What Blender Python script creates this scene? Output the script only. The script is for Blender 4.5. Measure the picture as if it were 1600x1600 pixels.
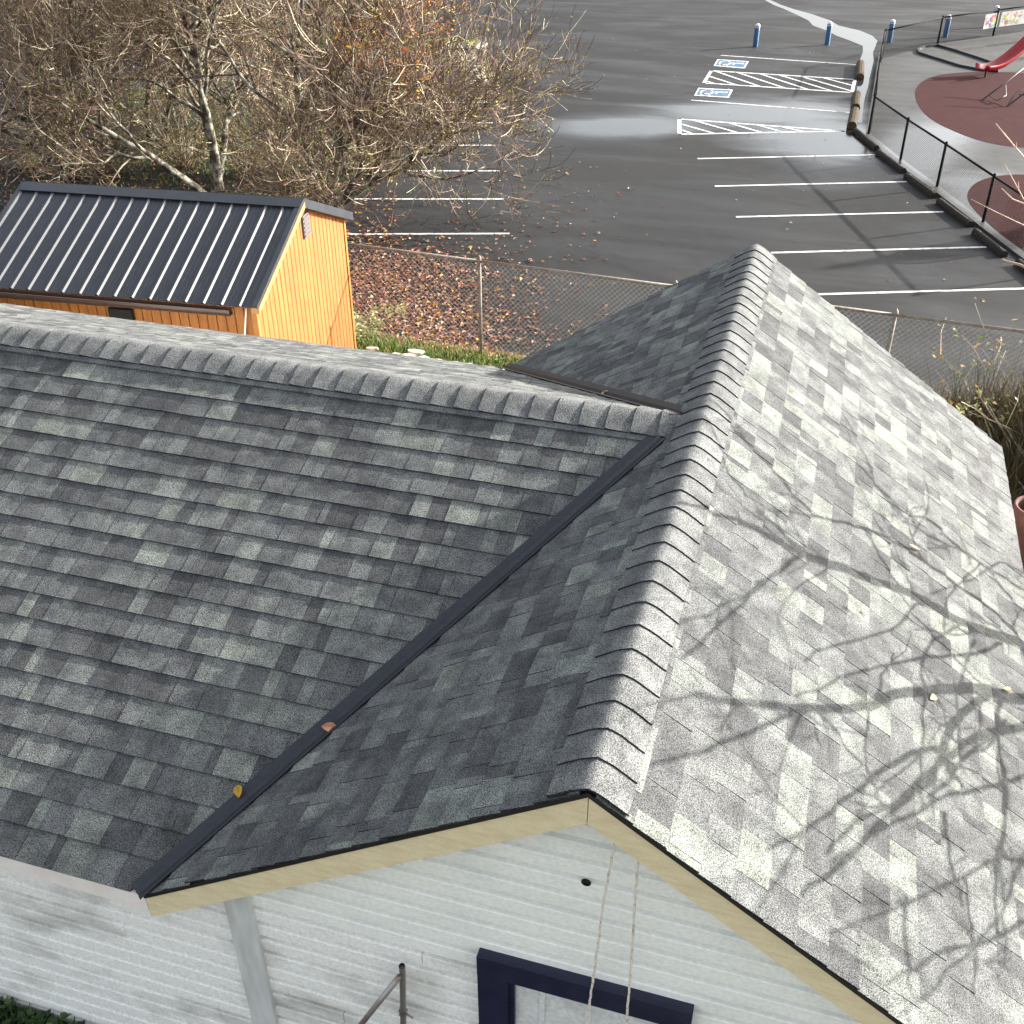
import bpy, math, random
import numpy as np
from mathutils import Vector, Matrix
random.seed(7); rng = np.random.default_rng(7)
for o in list(bpy.data.objects): bpy.data.objects.remove(o)
scn = bpy.context.scene
COL = scn.collection

# ------------------------------------------------------------------ camera
F = 1663.39                                   # focal length in photograph pixels (1600 wide)
YAW, PIT, ROL = 0.2907, 0.5848, -0.0028
CAM = np.array([0.4584, -2.417, 2.7315])      # metres; z = 0 is the cross-gable ridge
_f = np.array([-math.sin(YAW)*math.cos(PIT), math.cos(YAW)*math.cos(PIT), -math.sin(PIT)])
_r0 = np.array([math.cos(YAW), math.sin(YAW), 0.]); _u0 = np.cross(_r0, _f)
_r = math.cos(ROL)*_r0 + math.sin(ROL)*_u0; _u = -math.sin(ROL)*_r0 + math.cos(ROL)*_u0
cd = bpy.data.cameras.new('camera'); cam = bpy.data.objects.new('camera', cd); COL.objects.link(cam)
cd.sensor_width = 36; cd.sensor_fit = 'HORIZONTAL'; cd.lens = F/1600*36; cd.clip_start = 0.05; cd.clip_end = 3000
cam.matrix_world = Matrix(((_r[0], _u[0], -_f[0], CAM[0]), (_r[1], _u[1], -_f[1], CAM[1]), (_r[2], _u[2], -_f[2], CAM[2]), (0, 0, 0, 1)))
scn.camera = cam

# ------------------------------------------------------------------ light
SUN_AZ, SUN_EL = math.radians(36), math.radians(18.8)      # azimuth from +X towards +Y
S = np.array([math.cos(SUN_EL)*math.cos(SUN_AZ), math.cos(SUN_EL)*math.sin(SUN_AZ), math.sin(SUN_EL)])
w = bpy.data.worlds.new('World'); scn.world = w; w.use_nodes = True
nt = w.node_tree; bg = nt.nodes['Background']
sky = nt.nodes.new('ShaderNodeTexSky'); sky.sky_type = 'NISHITA'; sky.sun_disc = False
sky.sun_elevation = SUN_EL; sky.sun_rotation = math.pi/2 - SUN_AZ
sky.air_density = 1.0; sky.dust_density = 4.0; sky.ozone_density = 1.0
hs = nt.nodes.new('ShaderNodeHueSaturation'); hs.inputs['Saturation'].default_value = .38
nt.links.new(sky.outputs[0], hs.inputs['Color']); nt.links.new(hs.outputs[0], bg.inputs[0]); bg.inputs[1].default_value = 0.142
sl = bpy.data.lights.new('sun', 'SUN'); sl.energy = 4.7; sl.angle = math.radians(0.53); sl.color = (1, .95, .88)
so = bpy.data.objects.new('sun', sl); COL.objects.link(so)
so.rotation_euler = Vector(S).to_track_quat('Z', 'Y').to_euler(); so.location = (30, 20, 20)
scn.view_settings.view_transform = 'Standard'; scn.view_settings.look = 'None'
scn.view_settings.exposure = 1.75; scn.view_settings.gamma = 1.0
scn.render.engine = 'CYCLES'

# ------------------------------------------------------------------ helpers
def ray(x, y): return (x-800)/F*_r - (y-800)/F*_u + _f
def atz(x, y, z): d = ray(x, y); return CAM + d*(z-CAM[2])/d[2]
def aty(x, y, Y): d = ray(x, y); return CAM + d*(Y-CAM[1])/d[1]
def project(P):
    d = np.asarray(P, float)-CAM; z = d@_f
    return 800+F*(d@_r)/z, 800-F*(d@_u)/z
def V(*a): return np.array(a, float)
def norm(a): a = np.asarray(a, float); return a/np.linalg.norm(a)

class MB:
    def __init__(s): s.v = []; s.f = []; s.c = []
    def face(s, pts, c=None):
        n = len(s.v); s.v.extend([tuple(p) for p in pts]); s.f.append(tuple(range(n, n+len(pts)))); s.c.append(c)
    def prism(s, bot, top, c=None, capb=True):
        n = len(s.v); k = len(bot)
        s.v.extend([tuple(p) for p in bot]); s.v.extend([tuple(p) for p in top])
        s.f.append(tuple(range(n+k, n+2*k))); s.c.append(c)
        if capb: s.f.append(tuple(range(n+k-1, n-1, -1))); s.c.append(c)
        for i in range(k):
            j = (i+1) % k; s.f.append((n+i, n+j, n+k+j, n+k+i)); s.c.append(c)
    def box(s, a, b, ex=V(1,0,0), ey=V(0,1,0), ez=V(0,0,1), o=V(0,0,0), c=None):
        p = lambda x, y, z: o+ex*x+ey*y+ez*z
        s.prism([p(a[0],a[1],a[2]), p(b[0],a[1],a[2]), p(b[0],b[1],a[2]), p(a[0],b[1],a[2])],
                [p(a[0],a[1],b[2]), p(b[0],a[1],b[2]), p(b[0],b[1],b[2]), p(a[0],b[1],b[2])], c)
    def bar(s, A, B, wx, wz, up=V(0,0,1)):
        d = norm(B-A); x = norm(np.cross(d, up)); z = np.cross(x, d)
        q = [(-wx, -wz), (wx, -wz), (wx, wz), (-wx, wz)]
        s.prism([A+x*a+z*b for a, b in q], [B+x*a+z*b for a, b in q])
    def tube(s, pts, rad, k=6, cap=True, c=None):
        pts = [np.asarray(p, float) for p in pts]; m = len(pts)
        if not hasattr(rad, '__len__'): rad = [rad]*m
        d0 = norm(pts[1]-pts[0]); a = V(0, 0, 1) if abs(d0[2]) < .9 else V(1, 0, 0)
        x = norm(np.cross(d0, a)); n = len(s.v)
        cs = [(math.cos(2*math.pi*i/k), math.sin(2*math.pi*i/k)) for i in range(k)]
        for i in range(m):
            d = pts[min(i+1, m-1)]-pts[max(i-1, 0)]; d = d/(np.linalg.norm(d)+1e-12)
            x = x-d*(x@d); x = x/(np.linalg.norm(x)+1e-12); y = np.cross(d, x)
            for cc, ss in cs: s.v.append(tuple(pts[i]+(x*cc+y*ss)*rad[i]))
        for i in range(m-1):
            for j in range(k):
                jj = (j+1) % k
                s.f.append((n+i*k+j, n+i*k+jj, n+(i+1)*k+jj, n+(i+1)*k+j)); s.c.append(c)
        if cap:
            s.f.append(tuple(n+j for j in range(k-1, -1, -1))); s.c.append(c)
            s.f.append(tuple(n+(m-1)*k+j for j in range(k))); s.c.append(c)
    def sweep(s, pts, prof, up=V(0,0,1), closed=True):
        """sweep a 2D profile (side, up) along pts"""
        n = len(s.v); m = len(pts); k = len(prof)
        for i in range(m):
            d = norm(pts[min(i+1, m-1)]-pts[max(i-1, 0)]); x = norm(np.cross(d, up)); z = np.cross(x, d)
            for a, b in prof: s.v.append(tuple(pts[i]+x*a+z*b))
        for i in range(m-1):
            for j in range(k if closed else k-1):
                jj = (j+1) % k
                s.f.append((n+i*k+j, n+i*k+jj, n+(i+1)*k+jj, n+(i+1)*k+j)); s.c.append(None)
        if closed:
            s.f.append(tuple(n+j for j in range(k-1, -1, -1))); s.c.append(None)
            s.f.append(tuple(n+(m-1)*k+j for j in range(k))); s.c.append(None)
    def lathe(s, c, prof, k=14):
        n = len(s.v)
        for r_, z_ in prof:
            for j in range(k):
                a = 2*math.pi*j/k; s.v.append((c[0]+r_*math.cos(a), c[1]+r_*math.sin(a), c[2]+z_))
        for i in range(len(prof)-1):
            for j in range(k):
                jj = (j+1) % k; s.f.append((n+i*k+j, n+i*k+jj, n+(i+1)*k+jj, n+(i+1)*k+j)); s.c.append(None)
    def build(s, name, m, parent=None, smooth=False, origin=None):
        me = bpy.data.meshes.new(name)
        ov = np.zeros(3) if origin is None else np.asarray(origin, float)
        vv = s.v if origin is None else [tuple(np.asarray(p)-ov) for p in s.v]
        me.from_pydata(vv, [], s.f); me.update()
        if any(c is not None for c in s.c):
            at = me.color_attributes.new('Col', 'FLOAT_COLOR', 'CORNER')
            arr = np.ones((len(me.loops), 4), np.float32); i = 0
            for f, c in zip(s.f, s.c):
                if c is not None: arr[i:i+len(f), :3] = c
                i += len(f)
            at.data.foreach_set('color', arr.ravel())
        if smooth: me.polygons.foreach_set('use_smooth', [True]*len(me.polygons))
        me.materials.append(m)
        o = bpy.data.objects.new(name, me); COL.objects.link(o)
        if origin is not None: o.location = tuple(ov)
        if parent is not None: adopt(o, parent)
        return o
WORLD = {}
def adopt(o, parent):
    o.parent = parent
    o.matrix_parent_inverse = Matrix.Translation(-Vector(WORLD.get(parent.name, tuple(parent.location))))
def thing(name, loc, label, cat, group=None):
    o = bpy.data.objects.new(name, None); COL.objects.link(o); o.location = tuple(loc); o.empty_display_size = .2
    WORLD[o.name] = tuple(loc)
    return tag(o, label, cat, group)
def tag(o, label=None, cat=None, group=None, kind=None):
    if label: o['label'] = label
    if cat: o['category'] = cat
    if group: o['group'] = group
    if kind: o['kind'] = kind
    return o

# ------------------------------------------------------------------ materials
def mat(name, base=(.5,.5,.5), rough=.7, base2=None, scale=5., detail=4., bump=0., bscale=None, metallic=0., attr=False,
        lo=.35, hi=.65, speck=None, stretch=(1,1,1), spec=.5, trans=None):
    m = bpy.data.materials.new(name); m.use_nodes = True; n = m.node_tree.nodes; l = m.node_tree.links
    b = n['Principled BSDF']; b.inputs['Roughness'].default_value = rough; b.inputs['Metallic'].default_value = metallic
    b.inputs['Specular IOR Level'].default_value = spec
    b.inputs['Base Color'].default_value = (*base, 1)
    tc = n.new('ShaderNodeTexCoord'); mp = n.new('ShaderNodeMapping'); mp.inputs['Scale'].default_value = stretch
    l.new(tc.outputs['Object'], mp.inputs[0])
    def noise(sc, det=4.):
        t = n.new('ShaderNodeTexNoise'); t.inputs['Scale'].default_value = sc; t.inputs['Detail'].default_value = det
        l.new(mp.outputs[0], t.inputs['Vector']); return t
    col = None
    if attr:
        a = n.new('ShaderNodeAttribute'); a.attribute_name = 'Col'; col = a.outputs['Color']
    if base2 is not None:
        t = noise(scale, detail); r = n.new('ShaderNodeValToRGB'); r.color_ramp.elements[0].position = lo; r.color_ramp.elements[1].position = hi
        r.color_ramp.elements[0].color = (*base, 1); r.color_ramp.elements[1].color = (*base2, 1)
        l.new(t.outputs['Fac'], r.inputs[0])
        if col is None: col = r.outputs[0]
        else:
            mx = n.new('ShaderNodeMix'); mx.data_type = 'RGBA'; mx.blend_type = 'MULTIPLY'; mx.inputs[0].default_value = 1
            l.new(col, mx.inputs[6]); l.new(r.outputs[0], mx.inputs[7]); col = mx.outputs[2]
    if speck:
        t = noise(speck[0], 2.); r = n.new('ShaderNodeMapRange'); r.inputs[1].default_value = .36; r.inputs[2].default_value = .64
        r.inputs[3].default_value = speck[1]; r.inputs[4].default_value = speck[2]; l.new(t.outputs['Fac'], r.inputs[0])
        mx = n.new('ShaderNodeMix'); mx.data_type = 'RGBA'; mx.blend_type = 'MULTIPLY'; mx.inputs[0].default_value = 1
        if col is None:
            mx.inputs[6].default_value = (*base, 1)
        else: l.new(col, mx.inputs[6])
        l.new(r.outputs[0], mx.inputs[7]); col = mx.outputs[2]
    if col is not None: l.new(col, b.inputs['Base Color'])
    if bump:
        t = noise(bscale or scale*3, 3.); bp = n.new('ShaderNodeBump'); bp.inputs['Strength'].default_value = bump; bp.inputs['Distance'].default_value = .01
        l.new(t.outputs['Fac'], bp.inputs['Height']); l.new(bp.outputs[0], b.inputs['Normal'])
    if trans:
        b.inputs['Subsurface Weight'].default_value = 0
        tr = n.new('ShaderNodeBsdfTranslucent'); ad = n.new('ShaderNodeMixShader'); ad.inputs[0].default_value = trans
        if col is not None: l.new(col, tr.inputs[0])
        else: tr.inputs[0].default_value = (*base, 1)
        l.new(b.outputs[0], ad.inputs[1]); l.new(tr.outputs[0], ad.inputs[2]); l.new(ad.outputs[0], n['Material Output'].inputs[0])
    return m
M = {}
M['shingle'] = mat('shingle', rough=.92, attr=True, base=(.72,.72,.72), base2=(1.25,1.25,1.22), scale=9, detail=6, speck=(215, .28, 1.78), bump=.5, bscale=215, spec=.2)
M['deck'] = mat('deck_felt', (.02,.02,.022), .95)
M['drip'] = mat('drip_metal', (.012,.012,.014), .45)
M['valley'] = mat('valley_metal', (.014,.016,.023), .42, base2=(.02,.022,.03), scale=30)
M['valley_b'] = mat('valley_brown', (.016,.010,.008), .65, base2=(.024,.015,.011), scale=8)
M['rakeboard'] = mat('rake_paint', (.80,.68,.44), .6, base2=(.70,.58,.36), scale=9, stretch=(1,1,4), bump=.1, speck=(90,.92,1.05))
M['fasciaw'] = mat('fascia_white', (.86,.81,.76), .6, base2=(.8,.72,.66), scale=10)
M['siding'] = mat('siding_paint', (.90,.90,.84), .55, base2=(.76,.77,.72), scale=4, detail=8, lo=.5, hi=.85, bump=.08, bscale=40, speck=(60,.93,1.03), stretch=(.8,1,1.3))
M['siding_old'] = mat('siding_weathered', (.90,.89,.84), .6, base2=(.40,.38,.33), scale=3.4, detail=12, lo=.5, hi=.82, bump=.15, bscale=50, speck=(70,.88,1.05), stretch=(.8,1,1.5))
M['cornerb'] = mat('corner_paint', (.62,.63,.61), .6, base2=(.40,.40,.38), scale=6, detail=8, lo=.4, hi=.8, stretch=(3,3,.5), bump=.2, bscale=30)
M['navy'] = mat('navy_paint', (.008,.010,.035), .35, base2=(.014,.016,.045), scale=12, bump=.15, bscale=60)
M['panelw'] = mat('panel_white', (.72,.73,.72), .5, base2=(.6,.6,.58), scale=6, speck=(40,.85,1.05))
M['hole'] = mat('black', (.004,.004,.004), .9)
M['galv'] = mat('galvanised', (.32,.30,.29), .42, base2=(.22,.13,.09), scale=9, lo=.5, hi=.75, metallic=.7)
M['rope'] = mat('rope', (.72,.66,.58), .8, base2=(.35,.27,.22), scale=60, lo=.5, hi=.75)
M['wirem'] = mat('fence_wire', (.38,.37,.36), .45, metallic=.3)
M['rail'] = mat('fence_rail', (.20,.185,.165), .65, base2=(.13,.105,.085), scale=20, metallic=.3)
M['blackwire'] = mat('black_vinyl', (.012,.0125,.014), .8, spec=.08)
M['cedar'] = mat('stained_cedar', (.21,.066,.007), .65, base2=(.28,.102,.013), scale=3, detail=6, stretch=(6,6,.7), speck=(30,.85,1.08))
M['cedar_t'] = mat('cedar_trim', (.28,.105,.014), .55, base2=(.33,.14,.026), scale=6)
M['barge'] = mat('barge_cream', (.30,.18,.07), .6, base2=(.26,.13,.035), scale=9)
M['metalroof'] = mat('charcoal_metal', (.020,.023,.030), .4, base2=(.026,.03,.037), scale=6, spec=.6)
M['gutter'] = mat('brown_gutter', (.055,.034,.026), .35)
M['vent'] = mat('vent_grey', (.085,.07,.07), .7)
M['lotline'] = mat('road_paint', (.58,.58,.56), .75, base2=(.16,.16,.16), scale=9, detail=8, lo=.52, hi=.74)
M['isablue'] = mat('isa_blue', (.022,.075,.15), .8, base2=(.06,.12,.19), scale=6)
M['bollard'] = mat('bollard_blue', (.016,.085,.19), .45)
M['bollcap'] = mat('bollard_cap', (.62,.55,.58), .5)
M['stop'] = mat('wheel_stop', (.036,.029,.022), .85, base2=(.017,.015,.013), spec=.2, scale=9, bump=.3)
M['stoplog'] = mat('wheel_log', (.085,.06,.036), .9, base2=(.045,.033,.022), spec=.2, scale=8, bump=.3)
M['rubber'] = mat('red_rubber', (.042,.0095,.0095), .9, base2=(.032,.0075,.008), spec=.08, scale=2.5, speck=(120,.8,1.2))
M['slide'] = mat('red_plastic', (.28,.008,.012), .3)
M['bluehi'] = mat('steel_dark', (.03,.03,.033), .4)
M['kerbblack'] = mat('border_black', (.018,.018,.02), .6)
M['concrete'] = mat('concrete', (.34,.33,.30), .85, base2=(.27,.26,.23), scale=6, speck=(60,.8,1.15))
M['bark'] = mat('bark', (.05,.038,.03), .9, base2=(.32,.31,.24), scale=5, detail=6, lo=.45, hi=.62, bump=.5, bscale=30)
M['twig'] = mat('twig', (.20,.135,.09), .75, base2=(.62,.55,.40), scale=1.3, detail=6, lo=.44, hi=.62)
M['finetwig'] = mat('fine_twig', (.085,.047,.033), .8, base2=(.22,.14,.10), scale=1.1, detail=5, lo=.42, hi=.66)
M['palebark'] = mat('pale_twig', (.58,.47,.38), .7, base2=(.40,.27,.2), scale=12)
M['lichen'] = mat('lichen', rough=.9, attr=True, base=(.8,.8,.8), base2=(1.1,1.1,1.1), trans=.25)
M['leaf'] = mat('leaf', rough=.65, attr=True, base=(.75,.75,.75), base2=(1.15,1.15,1.15), scale=20, trans=.3)
M['grass'] = mat('grass', rough=.75, attr=True, base=(.8,.8,.8), base2=(1.1,1.1,1.1), scale=3, trans=.3)
M['terracotta'] = mat('terracotta', (.10,.038,.028), .85, base2=(.07,.028,.021), scale=12)
M['stone'] = mat('white_stone', (.62,.60,.55), .85, base2=(.45,.43,.38), scale=10, bump=.4)
M['downspout'] = mat('pale_pipe', (.75,.72,.66), .5)
M['sheet'] = mat('banner_sheet', (.36,.37,.33), .8, base2=(.3,.28,.26), scale=6)
M['wallw'] = mat('white_wall', (.75,.75,.74), .7)

def ground_mat():
    m = mat('yard_soil', (.045,.055,.02), .95, base2=(.075,.055,.035), scale=2.2, detail=8, lo=.4, hi=.62, bump=.8, bscale=25, speck=(40,.5,1.4)); return m
def asphalt_mat(name, c1, c2, blobs, rdry=.75):
    m = bpy.data.materials.new(name); m.use_nodes = True; n = m.node_tree.nodes; l = m.node_tree.links; b = n['Principled BSDF']
    b.inputs['Specular IOR Level'].default_value = .4; tc = n.new('ShaderNodeTexCoord')
    def noise(sc, det=5, dist=0., vec=None):
        t = n.new('ShaderNodeTexNoise'); t.inputs['Scale'].default_value = sc; t.inputs['Detail'].default_value = det; t.inputs['Distortion'].default_value = dist
        l.new(vec or tc.outputs['Object'], t.inputs['Vector']); return t.outputs['Fac']
    def mr(x, a, b_, c, d):
        r = n.new('ShaderNodeMapRange'); l.new(x, r.inputs[0])
        for i, q in enumerate((a, b_, c, d)): r.inputs[i+1].default_value = q
        return r.outputs[0]
    def math_(op, x, y):
        k = n.new('ShaderNodeMath'); k.operation = op; k.use_clamp = False
        for i, q in enumerate((x, y)):
            if isinstance(q, (int, float)): k.inputs[i].default_value = q
            else: l.new(q, k.inputs[i])
        return k.outputs[0]
    wet = None
    for (cx, cy, rx, ry, ang) in blobs:
        mp = n.new('ShaderNodeMapping'); mp.vector_type = 'TEXTURE'
        mp.inputs['Location'].default_value = (cx, cy, -6.3); mp.inputs['Rotation'].default_value = (0, 0, ang); mp.inputs['Scale'].default_value = (rx, ry, 1)
        l.new(tc.outputs['Object'], mp.inputs[0])
        ln = n.new('ShaderNodeVectorMath'); ln.operation = 'LENGTH'; l.new(mp.outputs[0], ln.inputs[0])
        q = mr(ln.outputs['Value'], 0., 1., 1., 0.)
        wet = q if wet is None else math_('MAXIMUM', wet, q)
    mp2 = n.new('ShaderNodeMapping'); mp2.inputs['Rotation'].default_value = (0, 0, -.36); mp2.inputs['Scale'].default_value = (.35, 1, 1); l.new(tc.outputs['Object'], mp2.inputs[0])
    big = noise(.45, 7, 1.2, mp2.outputs[0])
    if wet is None: wetm = mr(big, .5, .75, 0, .6)
    else: wetm = mr(math_('ADD', math_('MULTIPLY', wet, 1.05), big), .42, 1.15, 0., 1.)
    g = noise(.25, 6); fine = noise(70, 3); mid = noise(3, 6)
    mix = n.new('ShaderNodeMix'); mix.data_type = 'RGBA'; mix.inputs[6].default_value = (*c1, 1); mix.inputs[7].default_value = (*c2, 1)
    l.new(mr(math_('ADD', math_('MULTIPLY', g, .6), math_('MULTIPLY', mid, .4)), .35, .65, 0, 1), mix.inputs[0])
    mul = n.new('ShaderNodeMix'); mul.data_type = 'RGBA'; mul.blend_type = 'MULTIPLY'; mul.inputs[0].default_value = 1
    l.new(mix.outputs[2], mul.inputs[6]); l.new(mr(fine, .3, .7, .45, 1.6), mul.inputs[7])
    dk = n.new('ShaderNodeMix'); dk.data_type = 'RGBA'; dk.blend_type = 'MULTIPLY'; l.new(mr(wetm, 0, 1, 0, .35), dk.inputs[0]); l.new(mul.outputs[2], dk.inputs[6]); dk.inputs[7].default_value = (.4, .4, .42, 1)
    l.new(dk.outputs[2], b.inputs['Base Color'])
    l.new(mr(wetm, 0, 1, rdry, .13), b.inputs['Roughness']); l.new(mr(wetm, 0, 1, .15, .5), b.inputs['Specular IOR Level'])
    bp = n.new('ShaderNodeBump'); bp.inputs['Distance'].default_value = .01; l.new(fine, bp.inputs['Height'])
    l.new(mr(wetm, 0, 1, .6, .05), bp.inputs['Strength']); l.new(bp.outputs[0], b.inputs['Normal'])
    return m
ZL = -6.3
wc = atz(1180, 175, ZL); wc2 = atz(980, 195, ZL); wc3 = atz(1290, 215, ZL)
M['asphalt'] = asphalt_mat('asphalt', (.016,.0165,.0175), (.025,.025,.025),
    [(wc[0], wc[1], 5.5, 3.2, .36), (wc2[0], wc2[1], 4., 2.2, .36), (wc3[0], wc3[1], 4.0, 4.6, .36)])
M['pgpave'] = asphalt_mat('playground_paving', (.042,.042,.041), (.066,.066,.064), [(2.9, 34, 2.2, 8, -.3), (5, 29, 2.5, 4, .3)], .7)
wm = bpy.data.materials.new('puddle_water'); wm.use_nodes = True; b = wm.node_tree.nodes['Principled BSDF']
b.inputs['Base Color'].default_value = (.03, .032, .035, 1); b.inputs['Roughness'].default_value = .06; b.inputs['IOR'].default_value = 1.33; b.inputs['Specular IOR Level'].default_value = .36
M['water'] = wm

# ------------------------------------------------------------------ ground, lot
FZT = -2.33                                             # top of the back fence
fa, fb = atz(555, 385, FZT), atz(1600, 520, FZT)
def fence_y(x): return fa[1]+(x-fa[0])*(fb[1]-fa[1])/(fb[0]-fa[0])
def zg(x, y):
    z = -2.88-.82*min(1, max(0, (y-1)/7.))
    t = (y-fence_y(max(-30, min(30, x)))-.12)/1.6
    t = min(1, max(0, t)); t = t*t*(3-2*t)
    return z*(1-t)+(-6.36)*t
xs = sorted(set([-900,-400,-200,-100,-60,-40]+[round(-30+.5*i, 2) for i in range(121)]+[40,60,100,200,400,900]))
ys = sorted(set([-600,-200,-80,-40,-25]+[round(-15+.5*i, 2) for i in range(66)]+[20,30,60,120,300,900]))
g = MB(); idx = {}
for j, y in enumerate(ys):
    for i, x in enumerate(xs):
        jit = 0.025*math.sin(3.1*x+1.7*y)*math.sin(2.3*y-x) if abs(x) < 30 and -15 < y < 12 else 0
        g.v.append((x, y, zg(x, y)+jit))
nx = len(xs)
for j in range(len(ys)-1):
    for i in range(nx-1): g.f.append((j*nx+i, j*nx+i+1, (j+1)*nx+i+1, (j+1)*nx+i)); g.c.append(None)
tag(g.build('ground', ground_mat(), smooth=True), kind='structure')
lot = MB(); lot.face([(-120, 12.6, ZL), (120, 12.6, ZL), (120, 220, ZL), (-120, 220, ZL)])
LOT = tag(lot.build('parking_lot', M['asphalt']), kind='structure')
def flat(name, pts, m, parent=LOT, dz=.004):
    b = MB(); b.face([(p[0], p[1], ZL+dz) for p in pts]); return b.build(name, m, parent)
def stripe(p, q, wd=.11, ext=0, name='parking_line', m=None, dz=.004):
    A, B = atz(*p, ZL), atz(*q, ZL); d = norm(B-A); n_ = V(-d[1], d[0], 0)*wd/2; A = A-d*ext; B = B+d*ext
    return flat(name, [A-n_, B-n_, B+n_, A+n_], m or M['lotline'], dz=dz)
for p, q in (((1090,248),(1368,242)), ((1117,291),(1417,284)), ((1150,339),(1474,331)), ((1205,395),(1541,386)), ((1278,460),(1665,449)), ((1126,86.5),(1337,101)), ((1080,156.5),(1330,176)),
             ((600,103),(755,103)), ((570,130.5),(759,130.5)), ((560,160),(764,160)), ((545,192),(770,192)), ((545,227),(774,227)), ((545,267),(781,267)), ((540,311),(787,311)), ((520,366),(796,365)),
             ((755,103),(759,130))):
    stripe(p, q, .1)
# hatched access aisles
def aisle(corners, diag):
    ring = corners+[corners[0]]
    for a, b_ in zip(ring[:-1], ring[1:]): stripe(a, b_, .13, .06, 'aisle_line', dz=.004)
    for a, b_ in diag: stripe(a, b_, .11, 0, 'aisle_line', dz=.0075)
q = lambda x, y: (1020+x/4.21, 40+y/4.21)
aisle([q(385,297), q(1330,355), q(1310,440), q(335,378)],
      [(q(410,300), q(705,401)), (q(550,307), q(870,412)), (q(700,317), q(1025,422)), (q(835,327), q(1185,433)), (q(985,338), q(1308,432)), (q(1125,345), q(1318,396)), (q(375,335), q(555,393)), (q(350,365), q(405,382))])
aisle([q(175,615), q(1255,695), q(175,715)],
      [(q(260,622), q(560,706)), (q(500,641), q(715,704)), (q(190,650), q(400,709)), (q(190,688), q(260,712)), (q(690,655), q(850,700)), (q(830,665), q(990,697))])
def isa(c):
    P = [atz(*k, ZL) for k in c]                      # tl, tr, br, bl in the picture; symbol 'up' points right
    def at(a, b_): return (P[0]*(1-a)+P[1]*a)*(1-b_)+(P[3]*(1-a)+P[2]*a)*b_
    o = flat('accessible_symbol_border', [at(0,0), at(1,0), at(1,1), at(0,1)], M['lotline'])
    flat('accessible_symbol_field', [at(.05,.09), at(.95,.09), at(.95,.91), at(.05,.91)], M['isablue'], dz=.008)
    # wheelchair glyph: u along 'up' (0 bottom..1 top), v across
    mb = MB()
    def stroke(pts, wd):
        for (a, b_), (c_, d_) in zip(pts[:-1], pts[1:]):
            A, B = at(a, b_), at(c_, d_); d = norm(B-A); n_ = V(-d[1], d[0], 0)*wd/2; A = A-d*wd*.25; B = B+d*wd*.25
            mb.face([(k[0], k[1], ZL+.012) for k in (A-n_, B-n_, B+n_, A+n_)])
    wheel = [(.33+.19*math.cos(t), .52+.30*math.sin(t)) for t in np.linspace(math.radians(60), math.radians(300), 12)]
    stroke(wheel, .10); stroke([(.78,.40), (.50,.42), (.42,.66), (.24,.72), (.18,.84)], .11); stroke([(.62,.42), (.58,.62)], .09)
    h = [(.85+.055*math.cos(t), .40+.08*math.sin(t)) for t in np.linspace(0, 2*math.pi, 10)[:-1]]
    mb.face([(k[0], k[1], ZL+.012) for k in [at(*e) for e in h]])
    mb.build('accessible_symbol', M['lotline'], LOT)
isa([q(425,222), q(632,235), q(605,282), q(400,265)]); isa([q(300,410), q(527,422), q(500,475), q(272,460)])
# asphalt seam and crack lines
M['seam'] = mat('asphalt_seam', (.025,.025,.026), .7)
for p, q2 in (((820,70),(1345,72)), ((900,40),(1290,37))): stripe(p, q2, .05, 0, 'asphalt_seam', M['seam'], .003)
# running water
def ribbon(name, pts, m, dz, parent=LOT):
    b = MB(); L_ = []; R_ = []
    for (x, y, wd) in pts:
        L_.append(atz(x-wd/2, y, ZL)); R_.append(atz(x+wd/2, y, ZL))
    for i in range(len(pts)-1):
        b.face([(k[0], k[1], ZL+dz) for k in (L_[i], R_[i], R_[i+1], L_[i+1])])
    return b.build(name, m, parent)
ribbon('puddle_water', [(1195,-2,8), (1215,8,12), (1232,14,14), (1255,22,26), (1280,32,34), (1290,40,40), (1318,48,52), (1335,56,56), (1350,64,42), (1358,72,20), (1356,82,16), (1354,95,22), (1352,108,20), (1350,122,17), (1348,135,17), (1345,150,14), (1343,162,13), (1343,178,10), (1342,192,9)], M['water'], .005)
# grass island in the lot
isl = thing('grass_island', atz(690, 70, ZL), 'narrow kerbed strip of green grass in the asphalt beyond the bare trees', 'grass strip')
ip = [atz(*k, ZL) for k in ((560,74), (745,77), (762,72), (745,66), (580,63))]
b = MB(); b.prism([(k[0], k[1], ZL-.02) for k in ip], [(k[0], k[1], ZL+.13) for k in ip]); b.build('kerb', M['concrete'], isl)

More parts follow.
